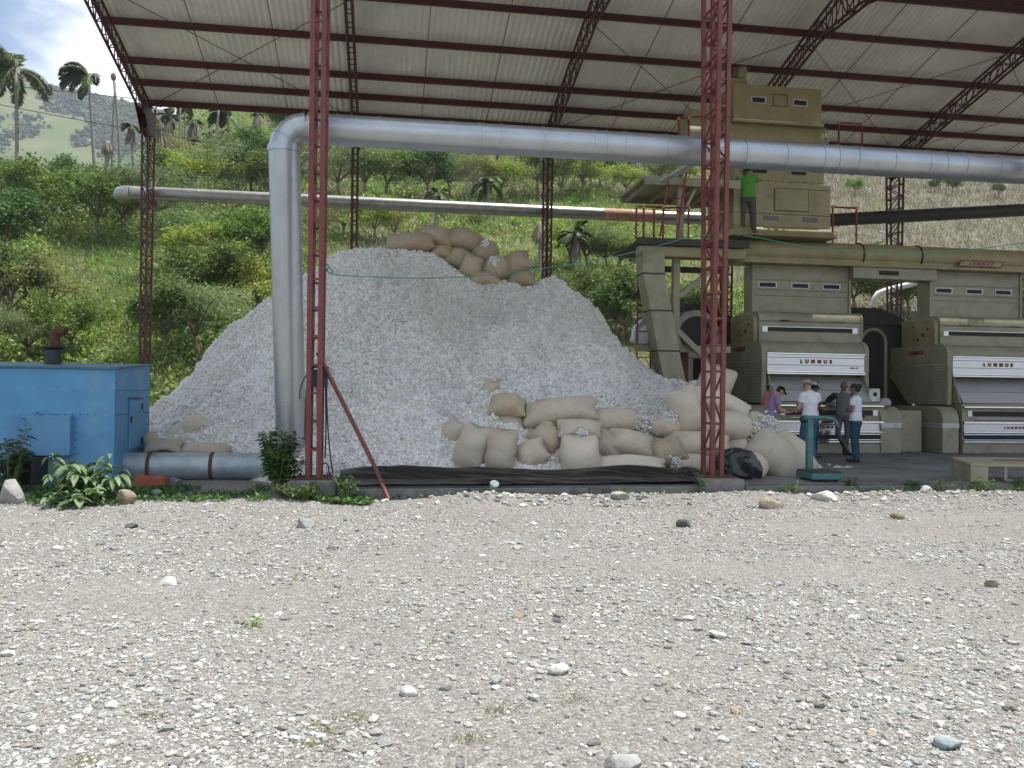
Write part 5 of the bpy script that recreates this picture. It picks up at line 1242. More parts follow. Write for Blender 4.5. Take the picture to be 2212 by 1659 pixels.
MB_ = MB().bx(13.8, 14.5, 6.4, 7.5, .19, 1.25); o = MB_.build('gear_case', BEIGE2, bev=.04); tag(o, 'low dull green gear case on the floor between the two machines', 'machine')

# ================================================================== ducts
du = thing('blower_duct', 'fat silver duct rising beside the left red column and running across under the roof', 'duct', B(-.42, 1.5, .03))
DZ, DV, DR = 5.765, 0.80, 0.245
ec = 0.36
top = B(-.60, DV, DZ - ec); bot = onv(630, 1010, 1.62)
MB().tube([bot, top], DR, 32).build('riser', GALV, du, smooth=True, angle=50)
arc = []
u_c = -.60 + ec
for t in np.linspace(0, math.pi / 2, 5): arc.append(B(u_c - ec * math.cos(t), DV, DZ - ec + ec * math.sin(t)))
MB().tube(arc, DR * 1.004, 32).build('elbow', GALV, du, smooth=True, angle=20)
MB().tube([B(u_c, DV, DZ), B(18, DV, DZ)], DR, 32).build('run', GALV, du, smooth=True, angle=50)
for px in (729, 759, 820, 974, 1034, 1041, 1080, 1172, 1280, 1307, 1347, 1435, 1604, 1691, 1771, 1802, 1844, 1922, 1996, 2032, 2074, 2146):
    uu = toB(onv(px, 850 - 535, DV))[0]; MB().tube([B(uu - .018, DV, DZ), B(uu + .018, DV, DZ)], DR + .011, 32).build('band', GALV, du, smooth=True, angle=40)
for k, t in enumerate((0, .5, 1, 1.5)):
    a = t * math.pi / 3.2; c = B(u_c - ec * math.cos(a), DV, DZ - ec + ec * math.sin(a)); dv = EU * math.sin(a) + EZ * math.cos(a); MB().tube([c - dv * (.05 if k == 0 else .008), c + dv * (.05 if k == 0 else .008)], DR + .014, 32).build('band', GALV, du, smooth=True, angle=40)
for y in (388, 604, 610, 861, 869, 985):
    s = (y - 340) / (1010 - 340); 
    lo, hi = 0.0, 1.0
    for _ in range(30):
        mid = (lo + hi) / 2; pp = top + (bot - top) * mid; d = pp - CAM; yy = 829.5 - F_PX * (d @ UP) / (d @ FW)
        if yy < y: lo = mid
        else: hi = mid
    pp = top + (bot - top) * lo; ax_ = norm(bot - top); MB().tube([pp - ax_ * .012, pp + ax_ * .012], DR + .009, 32).build('band', GALV, du, smooth=True, angle=40)
LV = 2.05; lz = 0.27
GALVB = mat('dull_blue_galvanized', (0.36, 0.42, 0.45), 0.5, 0.45, var=0.2, scale=5, col2=(.22, .22, .21), s2=3, t2=(.55, .75))
MB().tube([B(-3.4, LV, lz), B(-.40, LV, lz)], .235, 30).build('floor_run', GALVB, du, smooth=True, angle=50)
for px in (318, 454): uu = toB(onv(px, 1014, LV - .2))[0]; MB().tube([B(uu - .03, LV, lz), B(uu + .03, LV, lz)], .246, 30).build('rusty_band', RUST, du, smooth=True, angle=40)
rp = thing('rear_pipe', 'long pale pipe crossing behind the shed, bright on top and dark underneath', 'pipe', B(-6, 14.7, 7.5))
PA, PB = B(-6.95, 14.75, 7.74), B(12.0, 14.75, 7.74)
RPM = mat('chalky_white_steel', (0.33, 0.33, 0.31), 0.38, 0.8, var=0.2, scale=4, col2=(.30, .28, .25), s2=3, t2=(.55, .72))
MB().tube([PA, PB], .205, 24).build('pipe', RPM, rp, smooth=True, angle=50)
MB().tube([PA + EU * .01, PA - EU * .18 + EV * .03, PA - EU * .34 + EV * .16, PA - EU * .42 + EV * .36, PA - EU * .44 + EV * .7], .212, 20).build('elbow', RPM, rp, smooth=True, angle=25)
for uu in (-6.3, -4.9, -2.2, .6, 3.2, 6.4, 8.3): MB().tube([B(uu - .02, 14.75, 7.74), B(uu + .02, 14.75, 7.74)], .216, 24).build('band', RPM, rp, smooth=True, angle=40)
MB().tube([B(8.32, 14.75, 7.74), B(10.2, 14.75, 7.74)], .2075, 24).build('rust_patch', mat('rusty_white', (.40, .22, .16), .7, var=.3, scale=8, col2=(.5, .42, .38), s2=3), rp, smooth=True, angle=50)
dk = thing('dark_duct', 'dark brown duct running out to the right behind the machines', 'duct', B(16, 13, 7.5))
pa, pb = onv(1796, 475, 13), onv(2300, 449, 13)
MB().tube([pa - EU * 3, pa, pb, pb + (pb - pa) * .5], .215, 18).build('pipe', DKM, dk, smooth=True, angle=50)
for t in (.2, .45, .7, .95): c = pa + (pb - pa) * t; MB().tube([c - norm(pb - pa) * .02, c + norm(pb - pa) * .02], .226, 18).build('band', DKM, dk, smooth=True, angle=40)
wp = MB().tube([onv(1886, 662, 16), onv(1889, 645, 16), onv(1897, 634, 16), onv(1912, 628, 16), onv(1990, 608, 16), onv(2260, 545, 16)], .11, 14).build('white_pipe', mat('white_pvc', (.7, .7, .68), .4), smooth=True, angle=50)
tag(wp, 'thin white pipe with a bent end seen behind the gap between the machines', 'pipe')

# ================================================================== blue housing at the left
bh = thing('blue_housing', 'blue riveted sheet-metal fan housing with a flat lid at the left edge', 'fan housing', B(-5, 2.3, 0))
c1 = toB(onz(244, 1053, 0)); BU, BV0 = c1[0], c1[1]; BV1 = BV0 + 2.0; BZ = 1.89; BU0 = BU - 4.2
m = MB(); m.loft([[B(BU0, BV0, -.1), B(BU, BV0, -.1), B(BU, BV1, -.1), B(BU0, BV1, -.1)], [B(BU0, BV0, BZ), B(BU, BV0, BZ), B(BU, BV1, BZ + .11), B(BU0, BV1, BZ + .11)]]); m.build('body', BLUE, bh)
BLUED = mat('faded_blue_edge', (.06, .16, .22), .6, var=.3, scale=4)
m = MB(); m.loft([[B(BU0, BV0 - .05, BZ + .003), B(BU + .05, BV0 - .05, BZ + .003), B(BU + .05, BV1 + .05, BZ + .117), B(BU0, BV1 + .05, BZ + .117)], [B(BU0, BV0 - .05, BZ + .035), B(BU + .05, BV0 - .05, BZ + .035), B(BU + .05, BV1 + .05, BZ + .15), B(BU0, BV1 + .05, BZ + .15)]]); m.build('lid', BLUED, bh)
MB().bx(BU - .035, BU + .008, BV0 - .008, BV0 + .04, -.08, BZ - .01).build('corner_strip', BLUE, bh)
rv = MB(); rz = [toB(onv(120, 843, BV0))[2], toB(onv(120, 897, BV0))[2]]
for z in rz:
    u = BU - .12
    while u > BU0: rv.ell(B(u, BV0 - .004, z), (.014, .014, .014), 6, 4); u -= .215
rv.build('rivet', GALVD, bh)
rv = MB()
for z in rz:
    for k in range(22): rv.ell(B(BU + .004, BV0 + .08 + k * .088, z + .01), (.01, .01, .01), 5, 4)
for k in range(26): rv.ell(B(BU + .012, BV0 + .02, .03 + k * .072), (.009, .009, .009), 5, 4)
rv.build('rivet', BLUED, bh)
def fu(x, y): b_ = toB(onv(x, y, BV0)); return b_[0], b_[2]
(xa, za), (xb, zb) = fu(53, 983), fu(160, 898)
MB().bx(xa, xb, BV0 - .16, BV0 - .001, za, zb).build('cover', mat('lighter_blue_paint', (.115, .30, .50), .5, var=.08), bh, bev=.012)
cv_ = bpy.data.objects['cover']
rv = MB()
for k in range(7): rv.ell(B(xb + .03, BV0 - .006, zb - .06 - k * .11), (.012, .012, .012), 6, 4)
for k in range(9): rv.ell(B(xa + .12 + k * .115, BV0 - .006, zb + .02), (.012, .012, .012), 6, 4)
rv.build('rivet', BLUED, cv_)
(xa, za), (xb, zb) = fu(40, 1056), fu(104, 985)
m = MB(); w = .035; v0, v1 = BV0 - .55, BV0 - .002
za = max(za, .02)
m.bx(xa, xb, v0, v1, za, za + w).bx(xa, xb, v0, v1, zb - w, zb - .003).bx(xa, xa + w, v0, v1, za + w, zb - w).bx(xb - w, xb, v0, v1, za + w, zb - w).bx(xa + w, xb - w, v1 - .02, v1, za + w, zb - w)
m.build('outlet', mat('black_brown_steel', (.02, .018, .016), .7), bh)
# side door, chimney
dr_ = MB().bx(BU + .002, BU + .03, BV0 + .75, BV0 + 1.45, .55, 1.40).build('door', BLUE, bh, bev=.008)
MB().bx(BU + .03, BU + .05, BV0 + .75, BV0 + .80, 1.0, 1.12).bx(BU + .03, BU + .045, BV0 + 1.38, BV0 + 1.45, .62, .72).bx(BU + .03, BU + .045, BV0 + 1.38, BV0 + 1.45, 1.22, 1.32).build('hinge', DKM, dr_)
MB().bx(BU + .002, BU + .045, BV0 + .70, BV0 + 1.50, 1.405, 1.43).build('drip_edge', BLUED, dr_)
GRN = mat('dark_green_paint', (.02, .04, .04), .5)
cc_ = onv(114, 780, BV0 + 1.1); cz0 = BZ + .1; k_ = cc_[1] / F_PX
cz1 = onv(114, 750, BV0 + 1.1)[2]; cz2 = onv(114, 720, BV0 + 1.1)[2]
sk = MB().tube([(cc_[0], cc_[1], cz0), (cc_[0], cc_[1], cz1)], 16.5 * k_, 24).build('stack', GRN, bh, smooth=True, angle=40)
MB().tube([(cc_[0], cc_[1], cz1 - .05), (cc_[0], cc_[1], cz1)], [16.6 * k_, 26 * k_], 24).build('collar', GRN, sk, smooth=True, angle=40)
MB().tube([(cc_[0] + .03, cc_[1], cz1 + .001), (cc_[0] + .03, cc_[1], cz2 - .06), (cc_[0] + .045, cc_[1], cz2 + .0), (cc_[0] + .09, cc_[1], cz2 + .045), (cc_[0] + .15, cc_[1], cz2 + .05), (cc_[0] + .2, cc_[1], cz2 + .02)], .083, 14).build('elbow', RUST, sk, smooth=True, angle=50)

# terracotta block
tc = thing('hollow_brick', 'broken orange terracotta hollow block lying in front of the floor duct', 'brick', onz(323, 1057, .05))
TCM = mat('terracotta', (.36, .115, .055), .85, var=.2, scale=8, bump=.3)
p = onz(323, 1055, .05); k_ = p[1] / F_PX; ax_ = (EU, EV, EZ); w = 62 * k_
m = MB(); m.box(p + EZ * .012 + EV * .12, (w, .24, .02), ax_)
for s in (-.5, .5): m.box(p + EZ * .09 + EV * (.12 + s * .22), (w, .018, .13), ax_)
for s in (-.49, -.17, .17, .49): m.box(p + EZ * .085 + EV * .12 + EU * s * w, (.016, .2, .12), ax_)
m.loft([[p + EU * a * w + EV * vv + EZ * z for a, z in ((-.5, .155), (.5, .155), (.46, .19), (.3, .215), (.1, .185), (-.1, .2), (-.3, .215), (-.45, .185))] for vv in (.0, .02)])
m.build('body', TCM, tc)
m = MB()
for z in (.04, .075, .11, .14): m.box(p + EZ * z - EV * .003, (w * .98, .008, .012), ax_)
m.build('ribs', TCM, tc)

# ================================================================== things on the left red column
eb = thing('switch_box', 'dark blue electric switch box hung inside the left red column', 'switch box', onv(690, 835, .02))
p = onv(692, 818, .05); MB().box(p, (.22, .16, .27), (EU, EV, EZ)).build('case', mat('navy_paint', (.03, .055, .10), .5), eb, bev=.008)
MB().box(p + EZ * .17, (.25, .19, .02), (EU, EV, EZ)).build('hood', RUB, eb)
MB().box(p - EV * .085 + EZ * .06, (.05, .012, .05), (EU, EV, EZ)).build('yellow_tag', YEL, eb)
cl = MB(); cl.loft([[onv(x0, y, .02 + .03 * math.sin(y)), onv(x1, y, .02 - .02 * math.sin(y * 2)), onv(x1, y, .04), onv(x0, y, .05)] for x0, x1, y in ((681, 697, 838), (682, 696, 870), (684, 695, 905), (686, 694, 940), (688, 693, 985))]); tag(cl.build('rag', SACK3, smooth=True), 'beige rag hanging down inside the left red column below the switch box', 'rag')
def cable(pts, v, label, r=.011):
    P_ = [onv(x, y, v) for x, y in pts]; P2 = []
    for i in range(len(P_) - 1):
        for t in (0, .33, .67): 
            a, b_, c, d = P_[max(i - 1, 0)], P_[i], P_[i + 1], P_[min(i + 2, len(P_) - 1)]
            P2.append(.5 * ((2 * b_) + (-a + c) * t + (2 * a - 5 * b_ + 4 * c - d) * t * t + (-a + 3 * b_ - 3 * c + d) * t ** 3))
    P2.append(P_[-1]); return tag(MB().tube(P2, r, 6).build('cable', RUB, smooth=True), label, 'cable', 'black cables on the left column')
cable([(676, 795), (664, 808), (654, 824), (648, 845), (648, 862)], -.2, 'short black cable end curling out left of the left red column')
cable([(672, 790), (663, 830), (660, 880), (659, 930), (661, 970)], -.1, 'black cable hanging straight down on the left side of the left red column')
cable([(702, 800), (704, 870), (704, 940), (702, 990)], .1, 'black cable hanging down the right side of the left red column')
cable([(705, 830), (707, 900), (712, 970), (719, 1022)], .1, 'black cable slanting from the switch box to the black plastic')
cable([(694, 1008), (702, 1000), (710, 1008), (708, 1024), (696, 1030)], .3, 'loop of black cable at the foot of the left red column')

# ================================================================== cords and wires
CORD = mat('green_cord', (.03, .22, .18), .6)
def wire(pts, r, m, name, label, cat, v=None, Y=None, group=None):
    P_ = [onv(x, y, v) if v is not None else atY(x, y, Y) for x, y in pts]
    o = MB().tube(P_, r, 5).build(name, m, smooth=True); return tag(o, label, cat, group)
def sagpts(a, b_, s, n=16): return [(a[0] + (b_[0] - a[0]) * t, a[1] + (b_[1] - a[1]) * t + s * 4 * t * (1 - t)) for t in np.linspace(0, 1, n)]
wire([(704, 580), (712, 590), (730, 594), (770, 597), (850, 600), (930, 601), (1010, 598), (1090, 592), (1160, 582), (1240, 570), (1330, 554), (1420, 532), (1480, 514), (1520, 508), (1545, 506)], .007, CORD, 'green_cord', 'thin green cord slung across the heap between the two red columns', 'cord', v=-.17)
wire([(1560, 504), (1600, 507), (1650, 516), (1710, 528), (1780, 538), (1850, 543), (1930, 546), (2010, 545), (2090, 540), (2150, 533), (2240, 520)], .007, CORD, 'green_cord', 'thin green cord sagging right of the right red column in front of the duct', 'cord', v=-.17)
tag(MB().tube([onv(x, y, -.19) for x, y in ((703, 586), (712, 576), (708, 570), (702, 578), (711, 590), (721, 588), (712, 580))], .012, 6).build('cord_knot', CORD, smooth=True), 'green knotted cord end tied to the left red column', 'cord')
wire(sagpts((-60, 176), (900, 262), 6, 24), .022, RUB, 'power_line', 'upper black power line crossing before the mountain at upper left', 'power line', Y=48)
wire(sagpts((-60, 214), (700, 345), 6, 24), .022, RUB, 'power_line', 'lower black power line crossing before the palms at upper left', 'power line', Y=46)
MB().bar(onv(1553, 320, .25), onv(1430, 392, 4.5), .16, .05).build('outrigger', GALVD, shed)

# ================================================================== platform scale
scl = thing('platform_scale', 'turquoise platform weighing scale with a tall post and curved arm at the slab edge', 'scale', B(8.1, -.1, .19))
A_ = onz(1754, 1040, .2); Bp = onz(1821, 1040, .2); ex = norm(Bp - A_); ey = np.cross(EZ, ex); Wd = np.linalg.norm(Bp - A_); Dp = .60
A_[2] = .19
def sq(z, i, o0=0): return [A_ + ex * (i) + ey * i + EZ * z, A_ + ex * (Wd - i) + ey * i + EZ * z, A_ + ex * (Wd - i) + ey * (Dp - i) + EZ * z, A_ + ex * i + ey * (Dp - i) + EZ * z]
ex_s = ex; 
bs = MB(); bs.loft([sq(.035, 0), sq(.14, .0)]); bs.build('base', TURQ, scl, bev=.012)
ft = MB()
for i in (.08, Wd - .08):
    for j in (.08, Dp - .08): ft.tube([A_ + ex * i + ey * j, A_ + ex * i + ey * j + EZ * .034], .03, 8)
ft.build('foot', RUB, scl)
MB().loft([sq(.143, .015), sq(.165, .02)]).build('deck', DKM, scl, bev=.006)
pc = atY(1748, 1008, A_[1] + Dp + .07); pc[2] = .19
kk = pc[1] / F_PX; ptop = np.array([pc[0], pc[1], atY(1748, 903, pc[1])[2]])
MB().box((pc + ptop) / 2, (13 * kk, .10, ptop[2] - pc[2]), (ex, ey, EZ)).build('post', TURQ, scl, bev=.012)
arm = [(1736, 903), (1760, 902), (1785, 902), (1800, 905), (1807, 912), (1811, 925)]
AP = [atY(x, y, pc[1] - .02) for x, y in arm]; MB().tube(AP, [.05, .034, .03, .03, .03, .022], 8).build('arm', TURQ, scl, smooth=True)
MB().ell(atY(1736, 906, pc[1]), (.075, .06, .065), 10, 8).build('counterweight', RUB, scl, smooth=True)
bm_ = MB().bar(atY(1762, 917, pc[1]), atY(1806, 917, pc[1]), .012, .02).build('beam', DKM, scl)
MB().box(atY(1776, 922, pc[1]), (.06, .02, .07), (ex, ey, EZ)).build('poise', DKM, bm_)

# ================================================================== beige metal bench at the right
be = thing('metal_bench', 'low beige sheet-metal bench with a solid end plate at the right edge of the slab', 'bench', B(11.9, .2, .19))
e0 = B(10.69, -.24, .19); e1_ = B(10.86, .50, .19); fx_ = norm(B(11.53, -.42, 0) - B(10.69, -.24, 0)); dx_ = norm(e1_ - e0)
fx_ = norm(EU * .985 - EV * .12); dx_ = norm(EV * .96 + EU * .25); Lb = 2.6; Wb = .78
MB().loft([[e0 + EZ * .26, e0 + fx_ * Lb + EZ * .26, e0 + fx_ * Lb + dx_ * Wb + EZ * .30, e0 + dx_ * Wb + EZ * .30], [e0 + EZ * .31, e0 + fx_ * Lb + EZ * .31, e0 + fx_ * Lb + dx_ * Wb + EZ * .36, e0 + dx_ * Wb + EZ * .36]]).build('top', BEIGE2, be, bev=.006)
MB().loft([[e0, e0 + fx_ * .30, e0 + fx_ * .30 + dx_ * .02, e0 + dx_ * .02], [e0 + EZ * .258, e0 + fx_ * .30 + EZ * .258, e0 + fx_ * .30 + dx_ * .02 + EZ * .258, e0 + dx_ * .02 + EZ * .258]]).build('end_plate', BEIGE2, be)
MB().loft([[e0 - fx_ * .0 + dx_ * .025, e0 + fx_ * .02 + dx_ * .025, e0 + fx_ * .02 + dx_ * Wb, e0 + dx_ * Wb], [e0 + dx_ * .025 + EZ * .257, e0 + fx_ * .02 + dx_ * .025 + EZ * .257, e0 + fx_ * .02 + dx_ * Wb + EZ * .295, e0 + dx_ * Wb + EZ * .295]]).build('end_plate', BEIGE2, be)
for t in (.62, 1.9): MB().bar(e0 + fx_ * t + dx_ * .06 + EZ * .257, e0 + fx_ * t + dx_ * .06 + EZ * .03, .05, .03).bar(e0 + fx_ * t + dx_ * .06 + EZ * .04, e0 + fx_ * (t + .12) + dx_ * .03 + EZ * .03, .03, .03).build('bracket', BEIGE2, be)
MB().bar(e0 + fx_ * .55 + dx_ * .35 + EZ * .345, e0 + fx_ * 2.4 + dx_ * .30 + EZ * .342, .02, .012).build('red_strip', REDTXT, be)
MB().lb(0, .01, 0, .01, 0, .01) if False else None
# ================================================================== people
def skinmat(n, c): return mat(n, c, 0.55, var=.06, scale=20)
SK_L, SK_M, SK_D = skinmat('light_skin', (.50, .28, .19)), skinmat('brown_skin', (.22, .115, .07)), skinmat('dark_skin', (.115, .06, .04))
def cloth(n, c, v=.1): return mat(n, c, .85, var=v, scale=9, bump=.35, bscale=22, spec=.2)
HAIR = mat('black_hair', (.012, .01, .009), .6, bump=.4, bscale=80); HAIRG = mat('grey_hair', (.13, .12, .115), .7)
WHITE_C, ORANGE_C, PURPLE_C, GREY_C, LIME_C = cloth('white_cotton_cloth', (.74, .75, .80)), cloth('orange_cloth', (.55, .22, .16)), cloth('lilac_cloth', (.36, .25, .42)), cloth('grey_cloth', (.13, .13, .15)), cloth('lime_cloth', (.095, .31, .045))
JEANS, JEANS2, DKT, GREYT, NAVY = cloth('blue_denim', (.055, .10, .17), .2), cloth('dark_denim', (.025, .05, .09), .2), cloth('black_trousers', (.018, .018, .024)), cloth('grey_trousers', (.085, .08, .095)), cloth('navy_sleeves', (.022, .022, .03))
OLT = cloth('olive_grey_trousers', (.085, .078, .065)); SHOE = mat('dark_shoe_leather', (.02, .018, .016), .5); CAPB, CAPW, CAPR = cloth('black_cap', (.012, .012, .014)), cloth('beige_cap', (.52, .47, .39)), cloth('maroon_cap', (.075, .03, .03))
BELT = mat('belt_leather', (.02, .015, .012), .5)
def remesh(o, vox, sm=3, fac=.5):
    r = o.modifiers.new('remesh', 'REMESH'); r.mode = 'VOXEL'; r.voxel_size = vox; r.use_smooth_shade = True
    s = o.modifiers.new('smooth', 'SMOOTH'); s.iterations = sm; s.factor = fac
def person(label, base, face_deg, J, skin, shirt, trs, head='hair', hairm=None, H=1.70, female=False, sleeve=.55, headdir=None, sleevem=None, collar=None, crossed=False, face=False, back_hair=False, cuff=None):
    s = H / 1.70; th = math.radians(face_deg); f = np.array([math.cos(th), math.sin(th), 0]); r = np.array([math.sin(th), -math.cos(th), 0])
    base = np.asarray(base, float)
    def L(p): return base + (r * p[0] + f * p[1] + EZ * p[2]) * s
    D = dict(pel=(0, 0, .93), che=(0, .0, 1.25), neck=(0, .01, 1.44), head=(0, .035, 1.585), shR=(.185, 0, 1.385), shL=(-.185, 0, 1.385),
             elR=(.235, -.03, 1.11), wrR=(.235, .06, .88), elL=(-.235, -.03, 1.11), wrL=(-.235, .06, .88),
             hiR=(.09, 0, .90), hiL=(-.09, 0, .90), knR=(.10, .03, .49), knL=(-.10, .03, .49), anR=(.105, -.01, .085), anL=(-.105, -.01, .085), toR=(.12, .17, .03), toL=(-.12, .17, .03))
    D.update(J); W = {k: L(v) for k, v in D.items()}
    R = thing('person', label, 'person', base, None)
    hd = norm(W['head'] - W['neck']); hf = f if headdir is None else norm(r * headdir[0] + f * headdir[1] + EZ * headdir[2]); hf = norm(hf - hd * (hf @ hd) * .6); hr = norm(np.cross(hf, hd)); hu = np.cross(hr, hf)
    hc = W['head'] + hu * .012
    b = MB()
    def E(c, rad, ax=(hr, hf, hu)): b.ell(c, np.array(rad) * s, 14, 10, ax)
    E(hc + hu * .025 * s, (.074, .092, .092)); E(hc - hu * .045 * s + hf * .022 * s, (.056, .062, .070)); E(hc - hu * .085 * s + hf * .052 * s, (.034, .030, .026))
    E(hc - hu * .020 * s + hf * .098 * s, (.013, .019, .024)); E(hc + hu * .012 * s + hf * .075 * s, (.050, .022, .014))
    for sg in (-1, 1): E(hc + hr * sg * .074 * s - hu * .012 * s - hf * .005 * s, (.012, .024, .034))
    b.tube([W['neck'] - hd * .07 * s, W['neck'] + hd * .02 * s, W['head'] - hd * .03 * s], [.070 * s, .056 * s, .052 * s], 12)
    b.tube([W['neck'], W['che'], W['pel']], [.06 * s, .08 * s, .08 * s], 10)
    for sd in 'RL':
        b.tube([W['neck'] * .6 + W['che'] * .4, W['sh' + sd]], [.05 * s, .05 * s], 8); b.tube([W['pel'], W['hi' + sd], W['kn' + sd], W['an' + sd]], [.07 * s, .06 * s, .042 * s, .036 * s], 8)
    def hand(sd):
        w, e = W['wr' + sd], W['el' + sd]; d = norm(w - e); d2 = d
        if 'ha' + sd in D: d2 = norm(L(D['ha' + sd]) - w)
        up_ = norm(np.cross(d2, r)) if abs(d2 @ r) < .9 else EZ; sidev = norm(np.cross(d2, up_))
        pal = w + d2 * .045 * s; b.ell(pal, (.040 * s, .019 * s, .050 * s), 10, 8, (sidev, up_, d2))
        for k, (o_, ln) in enumerate(((-.029, .062), (-.010, .074), (.010, .070), (.028, .054))):
            p0 = w + d2 * .080 * s + sidev * o_ * s; p1 = p0 + (d2 * .9 - up_ * .25) * ln * .5 * s; p2 = p1 + (d2 * .6 - up_ * .7) * ln * .5 * s
            b.tube([p0 - d2 * .02, p0, p1, p2], [.0105 * s, .010 * s, .0095 * s, .008 * s], 7)
        tsg = 1 if sd == 'L' else -1
        t0 = w + d2 * .03 * s + sidev * tsg * .032 * s; b.tube([t0, t0 + (d2 * .6 + sidev * tsg * .7 - up_ * .2) * .035 * s, t0 + (d2 * .9 + sidev * tsg * .35 - up_ * .4) * .062 * s], [.013 * s, .011 * s, .009 * s], 7)
    for sd in 'RL':
        sh, el, wr = W['sh' + sd], W['el' + sd], W['wr' + sd]
        b.tube([sh, sh * .5 + el * .5, el, el * .72 + wr * .28, wr], np.array([.052, .046, .040, .041, .028]) * s, 10); hand(sd)
        b.tube([W['kn' + sd] * .3 + W['an' + sd] * .7, W['an' + sd]], [.040 * s, .036 * s], 8)
    bo_ = b.build('body', skin, R, smooth=True); remesh(bo_, .0085, 2)
    # shirt
    t = MB(); spn = norm(W['neck'] - W['pel']); shx = norm(W['shR'] - W['shL']); 
    hx = norm(W['hiR'] - W['hiL'])
    def ring(c, rx, ry, xd, n=18): 
        yd = norm(np.cross(spn, xd)); return [c + xd * rx * s * math.copysign(abs(math.cos(a)) ** .85, math.cos(a)) + yd * ry * s * math.sin(a) for a in np.linspace(0, 2 * math.pi, n, endpoint=False)]
    mid = W['pel'] * .5 + W['che'] * .5
    hip_r = .178 if not female else .185; wst = .158 if not female else .150
    rows = [(W['pel'] - spn * .03 * s, hip_r, .128, hx), (W['pel'] + spn * .05 * s, hip_r - .008, .122, hx), (mid, wst, .115, norm(hx + shx)), (W['che'], .172 if not female else .158, .125, shx), (W['che'] * .35 + W['neck'] * .65 , .160, .098, shx), (W['neck'] + spn * .005 * s, .088, .075, shx), (W['neck'] + spn * .04 * s, .062, .062, shx)]
    t.loft([ring(*a) for a in rows])
    for sd in 'RL':
        sh, el = W['sh' + sd], W['el' + sd]; 
        t.tube([W['neck'] * .35 + sh * .65 - spn * .02, sh, sh + (el - sh) * sleeve * .5, sh + (el - sh) * sleeve], np.array([.070, .073, .066, .064]) * s, 12)
    so = t.build('shirt', shirt, R, smooth=True); remesh(so, .013, 4)
    if sleevem:
        for sd in 'RL':
            sh, el = W['sh' + sd], W['el' + sd]; MB().tube([sh * .9 + W['neck'] * .1 + spn * .01, sh, sh + (el - sh) * .35, sh + (el - sh) * .75], np.array([.072, .081, .073, .066]) * s, 14).build('sleeve', sleevem, R, smooth=True)
    if collar: MB().loft([ring(W['neck'] + spn * .012 * s, .080, .076, shx), ring(W['neck'] + spn * .05 * s, .064, .066, shx)], cap=False).build('collar', collar, R, smooth=True)
    # trousers
    q = MB(); wz = W['pel'] + spn * .04 * s; q.loft([ring(wz, hip_r - .014, .112, hx), ring(W['pel'] - spn * .06 * s, hip_r, .125, hx), ring(W['pel'] - spn * .14 * s, hip_r - .015, .11, hx)])
    for sd in 'RL':
        hi, kn, an = W['hi' + sd], W['kn' + sd], W['an' + sd]
        lo = kn * (1 - (cuff or .97)) + an * (cuff or .97)
        q.tube([hi + EZ * .02, hi * .5 + kn * .5, kn, kn * .5 + an * .5, lo], np.array([.092, .083, .064, .060, .056]) * s, 12)
    qo = q.build('trousers', trs, R, smooth=True); remesh(qo, .013, 3)
    for sd in 'RL':
        an, to = W['an' + sd], W['to' + sd]; d = norm(to - an); fl = norm(np.array([d[0], d[1], 0]) if abs(d[2]) < .95 else f); m = MB(); dd = norm(to - (an - EZ * .055 * s)); sd_ = norm(np.cross(dd, EZ)); uu = np.cross(sd_, dd)
        cA = an - EZ * .04 * s; m.ell(cA * .55 + to * .45, (.044 * s, .135 * s, .040 * s), 12, 8, (sd_, dd, uu)); m.ell(cA, (.042 * s, .055 * s, .052 * s), 10, 8, (sd_, dd, uu)); so_ = m.build('shoe', SHOE, R, smooth=True); remesh(so_, .010, 2)
    if cuff:
        for sd in 'RL':
            kn, an = W['kn' + sd], W['an' + sd]; MB().tube([kn * .58 + an * .42, kn * .3 + an * .7, an, an - EZ * .04 * s], np.array([.064, .058, .050, .052]) * s, 12).build('boot', SHOE, R, smooth=True, angle=60)
    # hair, caps
    if head in ('hair', 'bald', 'bun'):
        m = MB()
        if head == 'bald':                                       # a fringe round the back and sides
            for a in np.linspace(.95, 2 * math.pi - .95, 15): m.ell(hc + hf * math.cos(a) * .070 * s + hr * math.sin(a) * .068 * s + hu * .004 * s, (.022 * s, .022 * s, .042 * s), 7, 6, (hr, hf, hu))
        else:
            m.ell(hc + hu * .036 * s - hf * .010 * s, (.082 * s, .095 * s, .090 * s), 14, 10, (hr, hf, hu))
            if head == 'bun': m.ell(hc - hf * .06 * s + hu * .01 * s, (.088 * s, .08 * s, .095 * s), 12, 8, (hr, hf, hu)); m.ell(hc - hf * .125 * s + hu * .055 * s, (.06 * s, .055 * s, .052 * s), 12, 8, (hr, hf, hu))
        ho_ = m.build('hair', hairm or HAIR, R, smooth=True); remesh(ho_, .012, 1)
    elif head.startswith('cap') or head == 'cap':
        hm = MB(); hm.ell(hc + hu * .0 * s - hf * .022 * s, (.077 * s, .080 * s, .070 * s), 12, 8, (hr, hf, hu)); hm.build('hair', HAIR, R, smooth=True)
        m = MB(); rows_ = []
        for i, a in enumerate(np.linspace(0, math.pi / 2 * .97, 7)):
            rows_.append([hc + hu * (.030 + .085 * math.sin(a)) * s + hr * .085 * s * math.cos(a) * math.cos(g) + hf * .100 * s * math.cos(a) * math.sin(g) for g in np.linspace(0, 2 * math.pi, 18, endpoint=False)])
        m.loft(rows_)
        m.loft([[hc + hu * (.036 + dz) * s + hr * x * s + hf * y * s - hu * .25 * max(0, y - .09) * s for x, y in ((-.072, .06), (-.062, .125), (-.03, .165), (.03, .165), (.062, .125), (.072, .06))] for dz in (0, .008)])
        m.build('cap', hairm or CAPB, R, smooth=True, angle=50)
